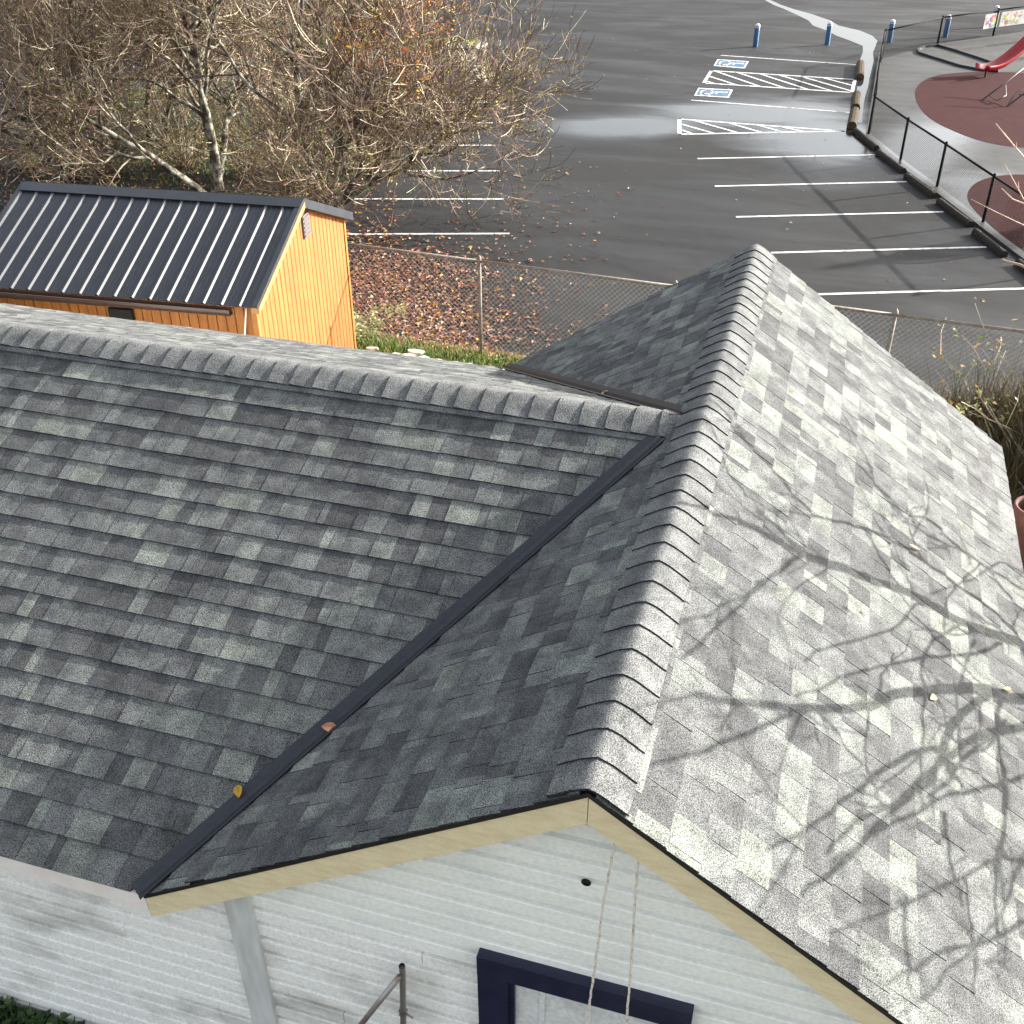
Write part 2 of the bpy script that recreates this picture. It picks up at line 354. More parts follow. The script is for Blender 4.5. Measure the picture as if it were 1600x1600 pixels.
def blades(mb, n, pos, h, lean=.5, wd=.006, cols=((.10,.19,.03), (.17,.25,.05), (.07,.13,.02), (.3,.27,.1))):
    for _ in range(n):
        p = pos(); hh = h*random.uniform(.5, 1.3); a = random.uniform(0, 6.283); l_ = random.uniform(0, lean)*hh
        d = V(math.cos(a), math.sin(a), 0); s_ = V(-d[1], d[0], 0)*wd*random.uniform(.6, 1.5)
        m1 = p+d*l_*.35+V(0,0,hh*.6); tip = p+d*l_+V(0,0,hh); c = random.choice(cols)
        mb.face([p-s_, p+s_, m1+s_*.7, m1-s_*.7], c); mb.face([m1-s_*.7, m1+s_*.7, tip], c)
def leafquads(mb, n, pos, size, cols, flatness=.5):
    for _ in range(n):
        p = np.asarray(pos(), float); s_ = size*random.uniform(.55, 1.3); a = random.uniform(0, 6.283)
        d = V(math.cos(a), math.sin(a), random.uniform(-1, 1)*(1-flatness)); d = norm(d)
        t = norm(np.cross(d, V(random.uniform(-.6,.6)*(1-flatness)*2, random.uniform(-.6,.6)*(1-flatness)*2, 1)))
        nn = np.cross(t, d); c = random.choice(cols); k = random.uniform(.7, 1.25); c = tuple(min(1, e*k) for e in c)
        cu = nn*s_*random.uniform(.05, .3)
        A, B = p-d*s_*.5, p+d*s_*.5
        mb.face([A, p+t*s_*.32+cu, B], c); mb.face([A, B, p-t*s_*.32+cu], c)
b = MB(); xs_ = [k[0] for k in ip]
def ipos():
    while True:
        a, c = random.random(), random.random(); e = ip[0]*(1-a)+ip[1]*a; f_ = ip[4]*(1-a)+ip[3]*a
        return V(*( (e*(1-c)+f_*c)[:2]), ZL+.12)
blades(b, 1500, ipos, .16, wd=.03); tag(b.build('grass', M['grass'], isl), kind='stuff')

# ------------------------------------------------------------------ playground
pg = [atz(*k, ZL) for k in ((1352,215), (1400,258), (1458,300), (1530,356), (1680,470))]
pgpts = pg+[V(14, 20, ZL), V(40, 30, ZL), V(40, 62, ZL)]+[atz(1560, 55, ZL), atz(1470, 73, ZL), atz(1372, 90, ZL), atz(1366, 130, ZL)]
b = MB(); b.prism([(k[0], k[1], ZL-.05) for k in pgpts], [(k[0], k[1], ZL+.06) for k in pgpts])
PG = tag(b.build('playground_paving', M['pgpave']), kind='structure')
ZP = ZL+.06
def blob(name, pix, m, dz, parent=PG):
    # smooth closed curve through pixel points
    P = [atz(*k, ZP) for k in pix]; n_ = len(P); out = []
    for i in range(n_):
        p0, p1, p2, p3 = P[i-1], P[i], P[(i+1) % n_], P[(i+2) % n_]
        for t in (0, .25, .5, .75):
            out.append(.5*((2*p1)+(-p0+p2)*t+(2*p0-5*p1+4*p2-p3)*t*t+(-p0+3*p1-3*p2+p3)*t**3))
    b = MB(); b.face([(k[0], k[1], ZP+dz) for k in out]); return b.build(name, m, parent)
blob('rubber_surface', [(1430,150), (1438,130), (1465,118), (1510,113), (1570,113), (1650,120), (1720,150), (1740,190), (1690,225), (1610,231), (1540,222), (1480,200), (1445,178)], M['rubber'], .006)
blob('rubber_surface', [(1512,312), (1522,288), (1560,275), (1620,275), (1700,300), (1760,350), (1740,420), (1660,425), (1590,385), (1540,345)], M['rubber'], .006)
# raised rubber border and path edges
def edge(pix, wd=.06, h=.09, name='border_edge'):
    P = [V(*atz(*k, ZP)[:2], ZP) for k in pix]; b = MB(); b.sweep(P, [(-wd,-.01), (wd,-.01), (wd,h), (-wd,h)]); return b.build(name, M['kerbblack'], PG)
edge([(1620,50), (1552,60), (1465,72), (1444,74), (1434,79), (1437,84), (1455,90), (1475,96), (1500,104), (1530,110), (1560,113)])
edge([(1465,72), (1493,80), (1530,92), (1550,99)]); edge([(1493,80), (1540,73), (1610,64)]); edge([(1550,99), (1590,93), (1640,86)])

def chainlink(mb, A, B, h, pitch, rad, z0=None, k=3):
    """two families of diagonal wires between ground points A and B"""
    L_ = np.linalg.norm((B-A)[:2]); d = norm(V(B[0]-A[0], B[1]-A[1], 0)); dz = (B[2]-A[2])/L_; nn = V(-d[1], d[0], 0)
    n_ = int((L_+h)/pitch)+1
    for fam in (1, -1):
        for i in range(n_):
            if fam == 1: a0, a1 = i*pitch-h, i*pitch
            else: a0, a1 = i*pitch, i*pitch-h
            z_0, z_1 = 0., h
            # clip to 0..L
            def cut(u): return (u-a0)/(a1-a0)
            t0, t1 = 0., 1.
            lo_, hi_ = min(cut(0), cut(L_)), max(cut(0), cut(L_)); t0, t1 = max(t0, lo_), min(t1, hi_)
            if t1-t0 < .02: continue
            pt = lambda t: A+d*(a0+(a1-a0)*t)+V(0, 0, h*t+dz*(a0+(a1-a0)*t))+nn*fam*rad
            mb.tube([pt(t0), pt(t1)], rad, k, cap=False)
def fence(name, label, pts, h, postr, railr, pitch, wr, mw, mr_, posts=None, gap=.05):
    t = thing(name, pts[0], label, 'fence')
    for i, p in enumerate(pts):
        if posts and i not in posts: continue
        b = MB(); b.tube([p-V(0,0,.1), p+V(0,0,h+.01)], postr, 8); b.lathe(p+V(0,0,h+.01), [(postr*1.25,0), (postr*1.2,.03), (postr*.7,.06), (.002,.075)], 8)
        b.build('post', mr_, t, True)
    for A, B in zip(pts[:-1], pts[1:]):
        b = MB(); b.tube([A+V(0,0,h), B+V(0,0,h)], railr, 6); b.build('top_rail', mr_, t, True)
        b = MB(); chainlink(b, A+V(0,0,gap), B+V(0,0,gap), h-gap, pitch, wr); tag(b.build('chain_link_mesh', mw, t), kind='stuff')
    return t
P = lambda x, y: V(*atz(x, y, ZP)[:2], ZP)
fence('playground_fence', 'black chain link fence along the parking stalls and around the playground', [P(1357,209), P(1407,249), P(1464,291), P(1536,346), P(1640,425)], 1.16, .04, .03, .085, .0035, M['blackwire'], M['blackwire'])
fence('playground_fence', 'black chain link fence beside the running water and behind the blue bollards', [P(1358.5,206), P(1366,150), P(1371,118), P(1375,95)], 1.16, .035, .028, .085, .0035, M['blackwire'], M['blackwire'])
fence('playground_fence', 'black chain link fence hung with painted banners at the back of the playground', [P(1376.5,94), P(1464.5,71), P(1551,58), P(1625,47)], 1.16, .045, .03, .085, .0035, M['blackwire'], M['blackwire'])
# banners (plain colourful stand-ins)
def banner(p, q_, label, seed):
    A, B = aty(*p, 0), None
    random.seed(seed)
    a = P(p[0], p[1]); c = P(q_[0], q_[1]); d = norm(c-a); up = V(0,0,1); n_ = norm(np.cross(d, up))
    o = a+n_*.04+up*.42; L_ = np.linalg.norm(c-a)
    t = thing('banner', o, label, 'banner')
    b = MB(); b.prism([o, o+d*L_, o+d*L_+up*.62, o+up*.62], [o+n_*.006, o+d*L_+n_*.006, o+d*L_+up*.62+n_*.006, o+up*.62+n_*.006]); b.build('sheet', M['sheet'], t)
    b = MB()
    for _ in range(26):
        x, z = random.uniform(.1, L_-.1), random.uniform(.08, .54); s_ = random.uniform(.04, .14)
        c_ = random.choice([(.6,.12,.08), (.15,.4,.2), (.6,.45,.05), (.3,.12,.35), (.1,.2,.5), (.55,.25,.25)])
        pts = [o+n_*(.009+_*.0004)+d*(x+s_*math.cos(k)*random.uniform(.5,1.2))+up*(z+s_*.7*math.sin(k)*random.uniform(.5,1.2)) for k in np.linspace(0, 6.28, 8)[:-1]]
        b.face(pts, c_)
    b.build('paint', M['leaf'], t)
banner((1531,61), (1552,57.5), 'white banner with red and green blotches left of a fence post', 3)
banner((1556,57), (1620,48), 'pale painted banner with orange and pink blotches along the fence', 4)
random.seed(11)
def bollard(px, py, label, group):
    z = ZL; p = atz(px, py, z); t = thing('bollard', p, label, 'bollard', group)
    b = MB(); b.lathe(p, [(.115,0), (.115,.86), (.11,.875)], 14); b.build('post', M['bollard'], t, True)
    b = MB(); b.lathe(p, [(.118,.80), (.118,.84)], 14); b.build('band', M['bollcap'], t, True)
    b = MB(); b.lathe(p, [(.112,.87), (.10,.92), (.06,.955), (.001,.965)], 14); b.build('cap', M['bollcap'], t, True)
for k in ((1180,73), (1292,70)): bollard(*k, 'blue steel bollard with pale cap standing on the open asphalt above the accessible stalls', 'bollards on the asphalt')
for k in ((1389,66), (1476.5,58), (1551,42)): bollard(*k, 'blue steel bollard with pale cap seen behind the playground fence', 'bollards behind the playground fence')
def wheelstop(p, q_, m, label, group, wd=.095, h=.15):
    A, B = V(*atz(*p, ZL)[:2], ZL+.004), V(*atz(*q_, ZL)[:2], ZL+.004); d = norm(B-A)
    t = thing('wheel_stop', (A+B)/2, label, 'wheel stop', group)
    prof = [(-wd,0), (wd,0), (wd,h*.5), (wd*.72,h*.86), (wd*.3,h), (-wd*.3,h), (-wd*.72,h*.86), (-wd,h*.5)]
    b = MB(); b.sweep([A, A+d*.04, B-d*.04, B], prof); b.build('beam', m, t)
    for e in (A+d*.25, B-d*.25):
        b = MB(); b.lathe(e+V(0,0,h), [(.016,0), (.016,.008), (.001,.01)], 6); b.build('pin', M['galv'], t)
for p, q_ in (((1336,207),(1369,235)), ((1372,241),(1411,271)), ((1416,278),(1460,310)), ((1467,318),(1516,355)), ((1523,366),(1568,402)), ((1590,414),(1640,455))):
    wheelstop(p, q_, M['stop'], 'dark weathered wheel stop at the end of a striped stall along the fence', 'dark wheel stops along the fence')
for p, q_ in (((1344,103),(1343,125)), ((1338,152),(1336,173)), ((1335,178),(1330,202))):
    wheelstop(p, q_, M['stoplog'], 'brown log wheel stop lying beside the running water', 'log wheel stops beside the water', .16, .24)
# slide and climber
t = thing('slide', P(1560,118), 'red plastic slide coming down onto the dark red rubber surface', 'slide')
base = P(1532,122); dirx = norm(P(1600,112)-base)
pts = []
for s_, z in ((-.15,.36), (.1,.30), (.55,.30), (1.0,.38), (1.5,.60), (2.0,.88), (2.7,1.35), (3.3,1.75)):
    pts.append(base+dirx*s_+V(0,0,z))
b = MB(); b.sweep(pts, [(-.30,.16), (-.27,.18), (-.23,.16), (-.18,.02), (.18,.02), (.23,.16), (.27,.18), (.30,.16), (.22,-.03), (-.22,-.03)]); b.build('chute', M['slide'], t, True)
b = MB(); b.tube([base+dirx*.25+V(0,0,-.02), base+dirx*.25+V(0,0,.31)], .04, 8); b.build('foot', M['bluehi'], t)
b = MB(); b.tube([base+dirx*3+V(0,0,-.02), base+dirx*3+V(0,0,1.5)], .05, 8); b.build('leg', M['bluehi'], t)
t = thing('tube_climber', P(1560,160), 'dark bent tube climber standing on the red rubber beside the slide', 'climber')
def px_tube(pix, r_=.028, name='tube'):
    pts = [P(x, y)+V(0,0,z) for x, y, z in pix]; b = MB(); b.tube(pts, r_, 6); b.build(name, M['bluehi'], t, True)
px_tube([(1532,158,0), (1570,150,.55), (1625,138,1.5)]); px_tube([(1572,167,0), (1610,163,.65), (1650,150,1.6)])
px_tube([(1545,156,.14), (1556,163,.12), (1570,158,.2), (1567,151,.4)], .018, 'rung'); px_tube([(1575,166,.1), (1584,158,.3), (1602,158,.5)], .018, 'rung'); px_tube([(1588,164,.35), (1620,163,.35)], .018, 'rung')

T_ = atz(1392, 406, ZL); hz = V(math.cos(SUN_AZ), math.sin(SUN_AZ), 0); ab = T_+hz*5.0; ah = 5.0*math.tan(SUN_EL); fd = V(-.34, .94, 0)
t = thing('climbing_arch', V(ab[0], ab[1], ZP), 'dark tube climbing arch on the red rubber outside the picture', 'climber')
b = MB(); b.tube([V(*(ab+fd*.55)[:2], ZP), V(*(ab+fd*.5)[:2], ZP+ah*.5)]+[V(*(ab+fd*.5*math.cos(k))[:2], ZP+ah*.72+ah*.26*math.sin(k)) for k in np.linspace(0, math.pi, 9)]+[V(*(ab-fd*.5)[:2], ZP+ah*.5), V(*(ab-fd*.55)[:2], ZP)], .04, 8); b.build('arch', M['bluehi'], t, True)
for k in (.3, .55): b = MB(); b.tube([V(*(ab+fd*.52)[:2], ZP+ah*k), V(*(ab-fd*.52)[:2], ZP+ah*k)], .02, 6); b.build('rung', M['bluehi'], t)
# ------------------------------------------------------------------ house
a_, h_, L_, W_, yr, zr, k2 = 1.976, 1.2901, 5.508, 2.033, 2.795, -.0707, .6961
XL = -7.5
J = V(-.108, yr, zr)
HOUSE = thing('house', (-1., 2.7, -2.9), 'white board sided house with grey shingled cross gable roof', 'house')
SHING = []                                              # (projected size, MB-ready prism data, colour)
def clip(poly, hp):
    a, b_, c = hp; out = []
    for i in range(len(poly)):
        p, q_ = poly[i-1], poly[i]; dp, dq = a*p[0]+b_*p[1]+c, a*q_[0]+b_*q_[1]+c
        if (dp >= 0) != (dq >= 0): s_ = dp/(dp-dq); out.append((p[0]+(q_[0]-p[0])*s_, p[1]+(q_[1]-p[1])*s_))
        if dq >= 0: out.append(q_)
    return out
EXPO = .143
TONES = [((.064,.066,.069), 3), ((.077,.079,.081), 3), ((.093,.097,.099), 4), ((.106,.111,.111), 4), ((.123,.131,.126), 2.6), ((.140,.150,.139), 1.8), ((.153,.164,.150), .8)]
def tone():
    c = random.choices([t_[0] for t_ in TONES], [t_[1] for t_ in TONES])[0]; k = random.uniform(.9, 1.1); return tuple(e*k for e in c)
class Slope:
    def __init__(s, O, e, u):
        s.O = V(*O); s.e = norm(e); s.u = norm(u); s.n = np.cross(s.e, s.u)
        if s.n[2] < 0: s.n = -s.n
    def ts(s, P_): d = np.asarray(P_, float)-s.O; return (d@s.e, d@s.u)
    def pt(s, t_, s_, hh): return s.O+s.e*t_+s.u*s_+s.n*hh
    def half(s, P1, P2, keep, off=0.):
        p, q_, k = s.ts(P1), s.ts(P2), s.ts(keep); dx, dy = q_[0]-p[0], q_[1]-p[1]; l_ = math.hypot(dx, dy); a, b_ = -dy/l_, dx/l_; c = -(a*p[0]+b_*p[1])
        if a*k[0]+b_*k[1]+c < 0: a, b_, c = -a, -b_, -c
        return (a, b_, c-off)
    def shingles(s, t0, t1, smax, clips, phase=0.):
        i = 0
        while i*EXPO < smax:
            s0 = i*EXPO-.012 if i == 0 else i*EXPO; s1 = min((i+1)*EXPO+.035, smax); t_ = t0-random.uniform(0, .25); tooth = random.random() < .5
            wig = random.uniform(-.001, .001)
            while t_ < t1:
                wd = random.uniform(.085, .20) if random.random() < .75 else random.uniform(.04, .085)
                a, b_ = max(t_, t0), min(t_+wd-.0015, t1); t_ += wd; tooth = not tooth if random.random() < .8 else tooth
                if b_-a < .012: continue
                poly = [(a, s0+wig), (b_, s0+wig+random.uniform(-.001,.001)), (b_, s1), (a, s1)]
                for hp in clips:
                    poly = clip(poly, hp)
                    if len(poly) < 3: break
                if len(poly) < 3: continue
                th = random.uniform(.0112, .0128) if tooth else random.uniform(.0092, .0102)
                top = [s.pt(x, y, .0015+th*max(0., 1-.86*(y-s0)/(EXPO+.035))) for x, y in poly]
                bot = [s.pt(x, y, -.0025+.5*th*max(0., 1-.9*(y-s0)/(EXPO+.035))) for x, y in poly]
                q_ = [project(p) for p in top]; ar = 0
                for k in range(len(q_)): ar += q_[k-1][0]*q_[k][1]-q_[k][0]*q_[k-1][1]
                cx, cy = np.mean([k[0] for k in q_]), np.mean([k[1] for k in q_])
                vis = 0 < cx < 1600 and 0 < cy < 1600 and (CAM-top[0])@s.n > 0
                SHING.append((abs(ar) if vis else 0, bot, top, tone()))
            i += 1
sA = Slope((XL, 0, -h_), (1,0,0), (0, yr, h_+zr)); sB = Slope((-a_, 0, -h_), (0,1,0), (a_, 0, h_))
sC = Slope((W_, 0, -k2*W_), (0,1,0), (-1, 0, k2)); sD = Slope((XL, L_, -h_), (1,0,0), (0, yr-L_, h_+zr))
VF, VR = V(-a_, 0, -h_), V(-a_, L_, -h_)                # valley feet
mid = lambda *p: sum(p)/len(p)
lenA = math.hypot(yr, h_+zr); lenD = math.hypot(L_-yr, h_+zr); lenB = math.hypot(a_, h_); lenC = math.hypot(W_, k2*W_)
sA.shingles(0, 8, lenA-.03, [sA.half(VF, J, V(-5,1,-1), .05)])
sB.shingles(-.016, L_+.016, lenB-.03, [sB.half(VF, J, V(-.2,.3,-.1), .045), sB.half(V(-3,yr,0), V(3,yr,0), V(-.2,.3,-.1))])
sB.shingles(-.016, L_+.016, lenB-.03, [sB.half(VR, J, V(-.2,5.2,-.1), .07), sB.half(V(-3,yr,0), V(3,yr,0), V(-.2,5.2,-.1))])
sC.shingles(-.016, L_+.016, lenC-.03, []); sD.shingles(0, 8, lenD-.03, [sD.half(VR, J, V(-5,5,-1), .07)])
def deckpoly(name, pts, n_, m=M['deck']):
    b = MB(); top = [p-n_*.004 for p in pts]; b.prism([p-n_*.03 for p in pts], top); return b.build(name, m, HOUSE)
JR = V(0, yr, 0)
dA = deckpoly('roof_deck', [V(XL,.005,-h_), V(-a_,.005,-h_), J, V(XL,yr,zr)], sA.n)
dB = deckpoly('roof_deck', [V(-a_,.005,-h_), V(0,.005,0), V(0,L_-.005,0), V(-a_,L_-.005,-h_), J], sB.n)
dC = deckpoly('roof_deck', [V(W_,.005,-k2*W_), V(W_,L_-.005,-k2*W_), V(0,L_-.005,0), V(0,.005,0)], sC.n)
dD = deckpoly('roof_deck', [V(XL,L_-.005,-h_), V(XL,yr,zr), J, V(-a_,L_-.005,-h_)], sD.n)
SHING.sort(key=lambda k: -k[0])
rest = MB()
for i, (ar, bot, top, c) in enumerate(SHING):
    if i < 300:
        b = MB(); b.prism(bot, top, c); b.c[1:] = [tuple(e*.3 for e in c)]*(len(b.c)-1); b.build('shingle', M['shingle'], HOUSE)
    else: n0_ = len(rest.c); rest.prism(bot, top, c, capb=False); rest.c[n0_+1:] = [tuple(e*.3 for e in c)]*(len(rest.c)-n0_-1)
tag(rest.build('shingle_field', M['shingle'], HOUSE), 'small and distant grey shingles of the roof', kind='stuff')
# ridge caps: rounded folded pieces
def cap(P0, P1, dl, nl, dr, nr, half, th, c):
    """P0 exposed butt on the ridge, P1 tucked end; dl/dr run down the slopes, nl/nr are the slope normals"""
    sec = []; up = norm(nl+nr)
    for k in np.linspace(-1, 1, 15):
        d_, n_ = (dl, nl) if k < 0 else (dr, nr); a = abs(k)*half; bl = max(0, 1-abs(k)/.45)
        sec.append(d_*a+(n_*(1-bl)+up*bl)*.017-up*.011*bl*bl)
    lift0, lift1 = th+.003, .002
    jj = [random.uniform(-.0015, .0015) for _ in sec]; sk = random.uniform(-.004, .004); n0 = len(sec)
    A = [P0+q_+up*lift0+norm(P0-P1)*(e+sk*(i/n0-.5)) for i, (q_, e) in enumerate(zip(sec, jj))]; B = [P1+q_+up*lift1 for q_ in sec]
    b = MB(); dn = -up*th; b.v = [tuple(p) for p in A+B]
    for i in range(n0-1): b.f.append((i, i+1, n0+i+1, n0+i)); b.c.append(c)
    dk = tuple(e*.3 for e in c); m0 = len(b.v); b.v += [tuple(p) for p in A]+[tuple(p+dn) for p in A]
    for i in range(n0-1): b.f.append((m0+n0+i, m0+n0+i+1, m0+i+1, m0+i)); b.c.append(dk)
    m1 = len(b.v); b.v += [tuple(p+dn) for p in A]+[tuple(p+dn) for p in B]
    for i in range(n0-1): b.f.append((m1+i, m1+n0+i, m1+n0+i+1, m1+i+1)); b.c.append(dk)
    b.face([A[0]+dn, A[0], B[0], B[0]+dn], dk); b.face([A[-1]+dn, B[-1]+dn, B[-1], A[-1]], dk)
    return b
def capcol():
    k = random.uniform(.92, 1.1); return (.108*k, .112*k, .113*k)
dl, dr = -sB.u, -sC.u
y = -.012
while y < L_-.02:
    e = min(.152, L_+.005-y)
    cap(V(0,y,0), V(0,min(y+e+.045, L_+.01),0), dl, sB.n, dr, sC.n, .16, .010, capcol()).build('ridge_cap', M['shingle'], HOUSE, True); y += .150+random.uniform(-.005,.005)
x = XL-.01
while x < J[0]-.03:
    e = .148
    cap(V(x,yr,zr), V(min(x+e+.045, J[0]+.06),yr,zr), -sA.u, sA.n, -sD.u, sD.n, .165, .0105, capcol()).build('ridge_cap', M['shingle'], HOUSE, True); x += .146+random.uniform(-.004,.004)
# starter strip under the ridge caps
b = MB(); b.prism([sA.pt(t_, s_, .004) for t_, s_ in ((0,lenA-.20), (7.3,lenA-.20), (7.3,lenA-.03), (0,lenA-.03))], [sA.pt(t_, s_, .0175) for t_, s_ in ((0,lenA-.20), (7.3,lenA-.20), (7.3,lenA-.03), (0,lenA-.03))], (.10,.105,.107)); b.build('starter_strip', M['shingle'], HOUSE)
# W valleys
def valley(A, B, s1, s2, m, wd, name):
    d = norm(B-A); x1 = norm(np.cross(d, s1.n)); x1 = x1 if x1@(-s1.u+norm(A-B)*0) > -9 else x1
    def side(s_, keep):
        x_ = norm(np.cross(d, s_.n)); return x_ if (keep-A)@x_ > 0 else -x_
    q1, q2 = side(s1, V(-5,(A[1]+B[1])/2,-1)), side(s2, V(-.1,A[1],-.05))
    up = norm(s1.n+s2.n); b = MB(); prof = [(q1*wd+s1.n*.0185), (q1*.020+s1.n*.0185), (up*.040), (q2*.022+s2.n*.0175), (q2*wd+s2.n*.0175)]
    for i in range(4):
        b.prism([A+prof[i]-up*.003, A+prof[i+1]-up*.003, B+prof[i+1]-up*.003, B+prof[i]-up*.003], [A+prof[i], A+prof[i+1], B+prof[i+1], B+prof[i]])
    return b.build(name, m, HOUSE)
valley(VF+V(-.012,-.015,-.006), J-norm(J-VF)*.20, sA, sB, M['valley'], .066, 'valley_flashing')
o = valley(VR+V(-.01,.015,-.006), J-norm(J-VR)*.03, sD, sB, M['valley_b'], .075, 'valley_flashing'); o['label'] = 'brown valley flashing at the back of the roof'
# fascia, rake boards, drip edges
def plank(name, A, B, hgt, y0, y1, m, top=0.):
    """vertical board whose top edge runs A->B in the XZ plane"""
    b = MB(); q_ = [V(A[0],y0,A[2]-top), V(B[0],y0,B[2]-top), V(B[0],y0,B[2]-top-hgt), V(A[0],y0,A[2]-top-hgt)]
    b.prism([V(p[0],y1,p[2]) for p in q_], q_); return b.build(name, m, HOUSE)
for ys_, sg in ((0., 1), (L_, -1)):
    plank('rake_board', V(-a_,0,-h_), V(-.0015,0,-.001), .142, ys_+.0*sg, ys_+.026*sg, M['rakeboard'], .0265)
    plank('rake_board', V(.0015,0,-.001), V(W_,0,-k2*W_), .142, ys_+.0*sg, ys_+.026*sg, M['rakeboard'], .0265)
    plank('drip_edge', V(-a_,0,-h_), V(0,0,0), .021, ys_-.010*sg, ys_+.01*sg, M['drip'], .006)
    plank('drip_edge', V(0,0,0), V(W_,0,-k2*W_), .021, ys_-.010*sg, ys_+.01*sg, M['drip'], .006)
    b = MB(); b.box((XL, min(ys_, ys_+.026*sg), -h_-.12), (-a_-.004, max(ys_, ys_+.026*sg), -h_-.012)); b.build('eave_fascia', M['fasciaw'], HOUSE)
    b = MB(); b.box((XL, min(ys_-.012*sg, ys_+.01*sg), -h_-.011), (-a_-.004, max(ys_-.012*sg, ys_+.01*sg), -h_-.003)); b.build('drip_edge', M['fasciaw'], HOUSE)
b = MB(); b.box((W_-.026, .03, -k2*W_-.15), (W_-.001, L_-.03, -k2*W_-.02)); b.build('eave_fascia', M['rakeboard'], HOUSE)
# walls
YW = .105; XR = W_-.12
def rake_z(x): return (-h_/a_*-x if x < 0 else -k2*x)
def rz(x): return -h_/a_*abs(x) if x < 0 else -k2*x
zgn = -3.1
core = MB()
core.prism([V(XL+.1, YW+.03, zgn-.5), V(XR-.01, YW+.03, zgn-.5), V(XR-.01, L_-YW-.02, zgn-.5), V(XL+.1, L_-YW-.02, zgn-.5)],
           [V(XL+.1, YW+.03, -h_-.04), V(XR-.01, YW+.03, -h_-.12), V(XR-.01, L_-YW-.02, -h_-.12), V(XL+.1, L_-YW-.02, -h_-.04)])
core.build('wall_core', M['siding_old'], HOUSE)
for yy, y2 in ((YW+.0245, YW+.06), (L_-YW-.06, L_-YW-.0245)):
    b = MB(); q_ = [(-1.7, rz(-1.7)-.06), (XR-.05, rz(XR-.05)-.06), (0, -.06)]
    b.prism([V(x_, y2, z_) for x_, z_ in q_], [V(x_, yy, z_) for x_, z_ in q_]); b.build('gable_wall', M['siding'], HOUSE)
def board(z0, xl, xr, m, e=.105):
    """drop siding board: cove at the top, flat face, small undercut; xl/xr are functions of z"""
    prof = [(0, .018), (.001, -.009), (.068, -.009), (.072, -.005), (.0755, .016), (.079, .0215), (e-.0005, .0225)]
    b = MB(); rows = []
    for dz, dy in prof:
        z_ = z0+dz; l_, r_ = xl(z_), xr(z_)
        if r_-l_ < .01: break
        rows.append((V(l_, YW+dy, z_), V(r_, YW+dy, z_)))
    if len(rows) < 2: return None
    for (p, q_), (r1, r2) in zip(rows[:-1], rows[1:]): b.face([p, q_, r2, r1])
    bk = [(V(p[0], YW+.0238, p[2]), V(q_[0], YW+.0238, q_[2])) for p, q_ in rows]
    b.face([p for p, _ in rows]+[p for p, _ in reversed(bk)]); b.face([q_ for _, q_ in reversed(rows)]+[q_ for _, q_ in bk])
    return b.build('siding_board', m, HOUSE)
z = -.372-.0985
zs = [z-.1055*i+.1055*3 for i in range(30)]
for z_ in zs:
    if z_ < -3.0: continue
    # left wing boards
    if z_+.105 < -h_-.02:
        xj = random.uniform(-4.2, -2.1); board(z_, lambda q_: XL+.1, lambda q_: xj-.0015, M['siding_old']); board(z_, lambda q_: xj+.0015, lambda q_: -1.612, M['siding_old'])
    top = min(z_+.105, 0)
    xl = lambda q_: max(-1.502, (q_+.075)*a_/h_); xr = lambda q_: min(XR-.06, -(q_+.075)/k2)
    if z_ < -.2:
        ms = M['siding_old'] if z_ < -1.35 else M['siding']; xj = random.uniform(-1.2, 1.3)
        if random.random() < .55 and xl(z_)+.2 < xj < xr(z_)-.2 and xl(z_+.1)+.05 < xj < xr(z_+.1)-.05:
            board(z_, xl, lambda q_: xj-.0015, ms); board(z_, lambda q_: xj+.0015, xr, ms)
        else: board(z_, xl, xr, ms)
b = MB(); b.prism([V(-1.625,YW-.034,-3.1), V(-1.492,YW-.034,-3.1), V(-1.492,YW+.01,-3.1), V(-1.625,YW+.01,-3.1)], [V(-1.625,YW-.034,rz(-1.625)-.06), V(-1.492,YW-.034,rz(-1.492)-.06), V(-1.492,YW+.01,rz(-1.492)-.06), V(-1.625,YW+.01,rz(-1.625)-.06)])
b.build('corner_board', M['cornerb'], HOUSE)
b = MB(); b.box((XR-.06, YW-.02, -3.1), (XR+.02, YW+.1, rz(XR)-.1)); b.build('corner_board', M['siding'], HOUSE)
# boarded window
WX0, WX1, WZ1, WZ0 = -.437, .447, -1.18, -2.05
win = MB(); win.box((WX0+.1, YW-.012, WZ0+.1), (WX1-.1, YW+.008, WZ1-.1)); wo = win.build('boarded_window', M['panelw'], HOUSE)
WORLD[wo.name] = (0, 0, 0)
def wbox(name, a, b_, m):
    k = MB(); k.box(a, b_); o = k.build(name, m); o.parent = wo; o.matrix_parent_inverse = Matrix.Identity(4) ; o.location = (0,0,0)
    return o
# children of a child: undo the parent's offset (its world matrix is identity)
wbox('window_casing', (WX0, YW-.055, WZ1-.12), (WX1, YW-.004, WZ1), M['navy'])
wbox('window_casing', (WX0, YW-.052, WZ0), (WX0+.13, YW-.004, WZ1-.121), M['navy'])
wbox('window_casing', (WX1-.12, YW-.052, WZ0), (WX1, YW-.004, WZ1-.121), M['navy'])
wbox('window_casing', (WX0+.131, YW-.05, WZ0), (WX1-.121, YW-.004, WZ0+.1), M['navy'])
wbox('window_stop', (WX0+.131, YW-.03, WZ0+.101), (WX0+.155, YW-.013, WZ1-.121), M['navy'])
for xx in (-.165, .03, .18): wbox('groove_batten', (xx-.012, YW-.02, WZ0+.101), (xx+.012, YW-.0125, WZ1-.121), M['panelw'])
k = MB(); k.lathe(V(0,0,0), [(.019,0), (.019,.004)], 12); n0 = len(k.v); k.face(k.v[12:24]); k.v = [(-.01+x_, YW-.005-z_, -.608+y_) for x_, y_, z_ in k.v]; k.build('bored_hole', M['hole'], HOUSE)
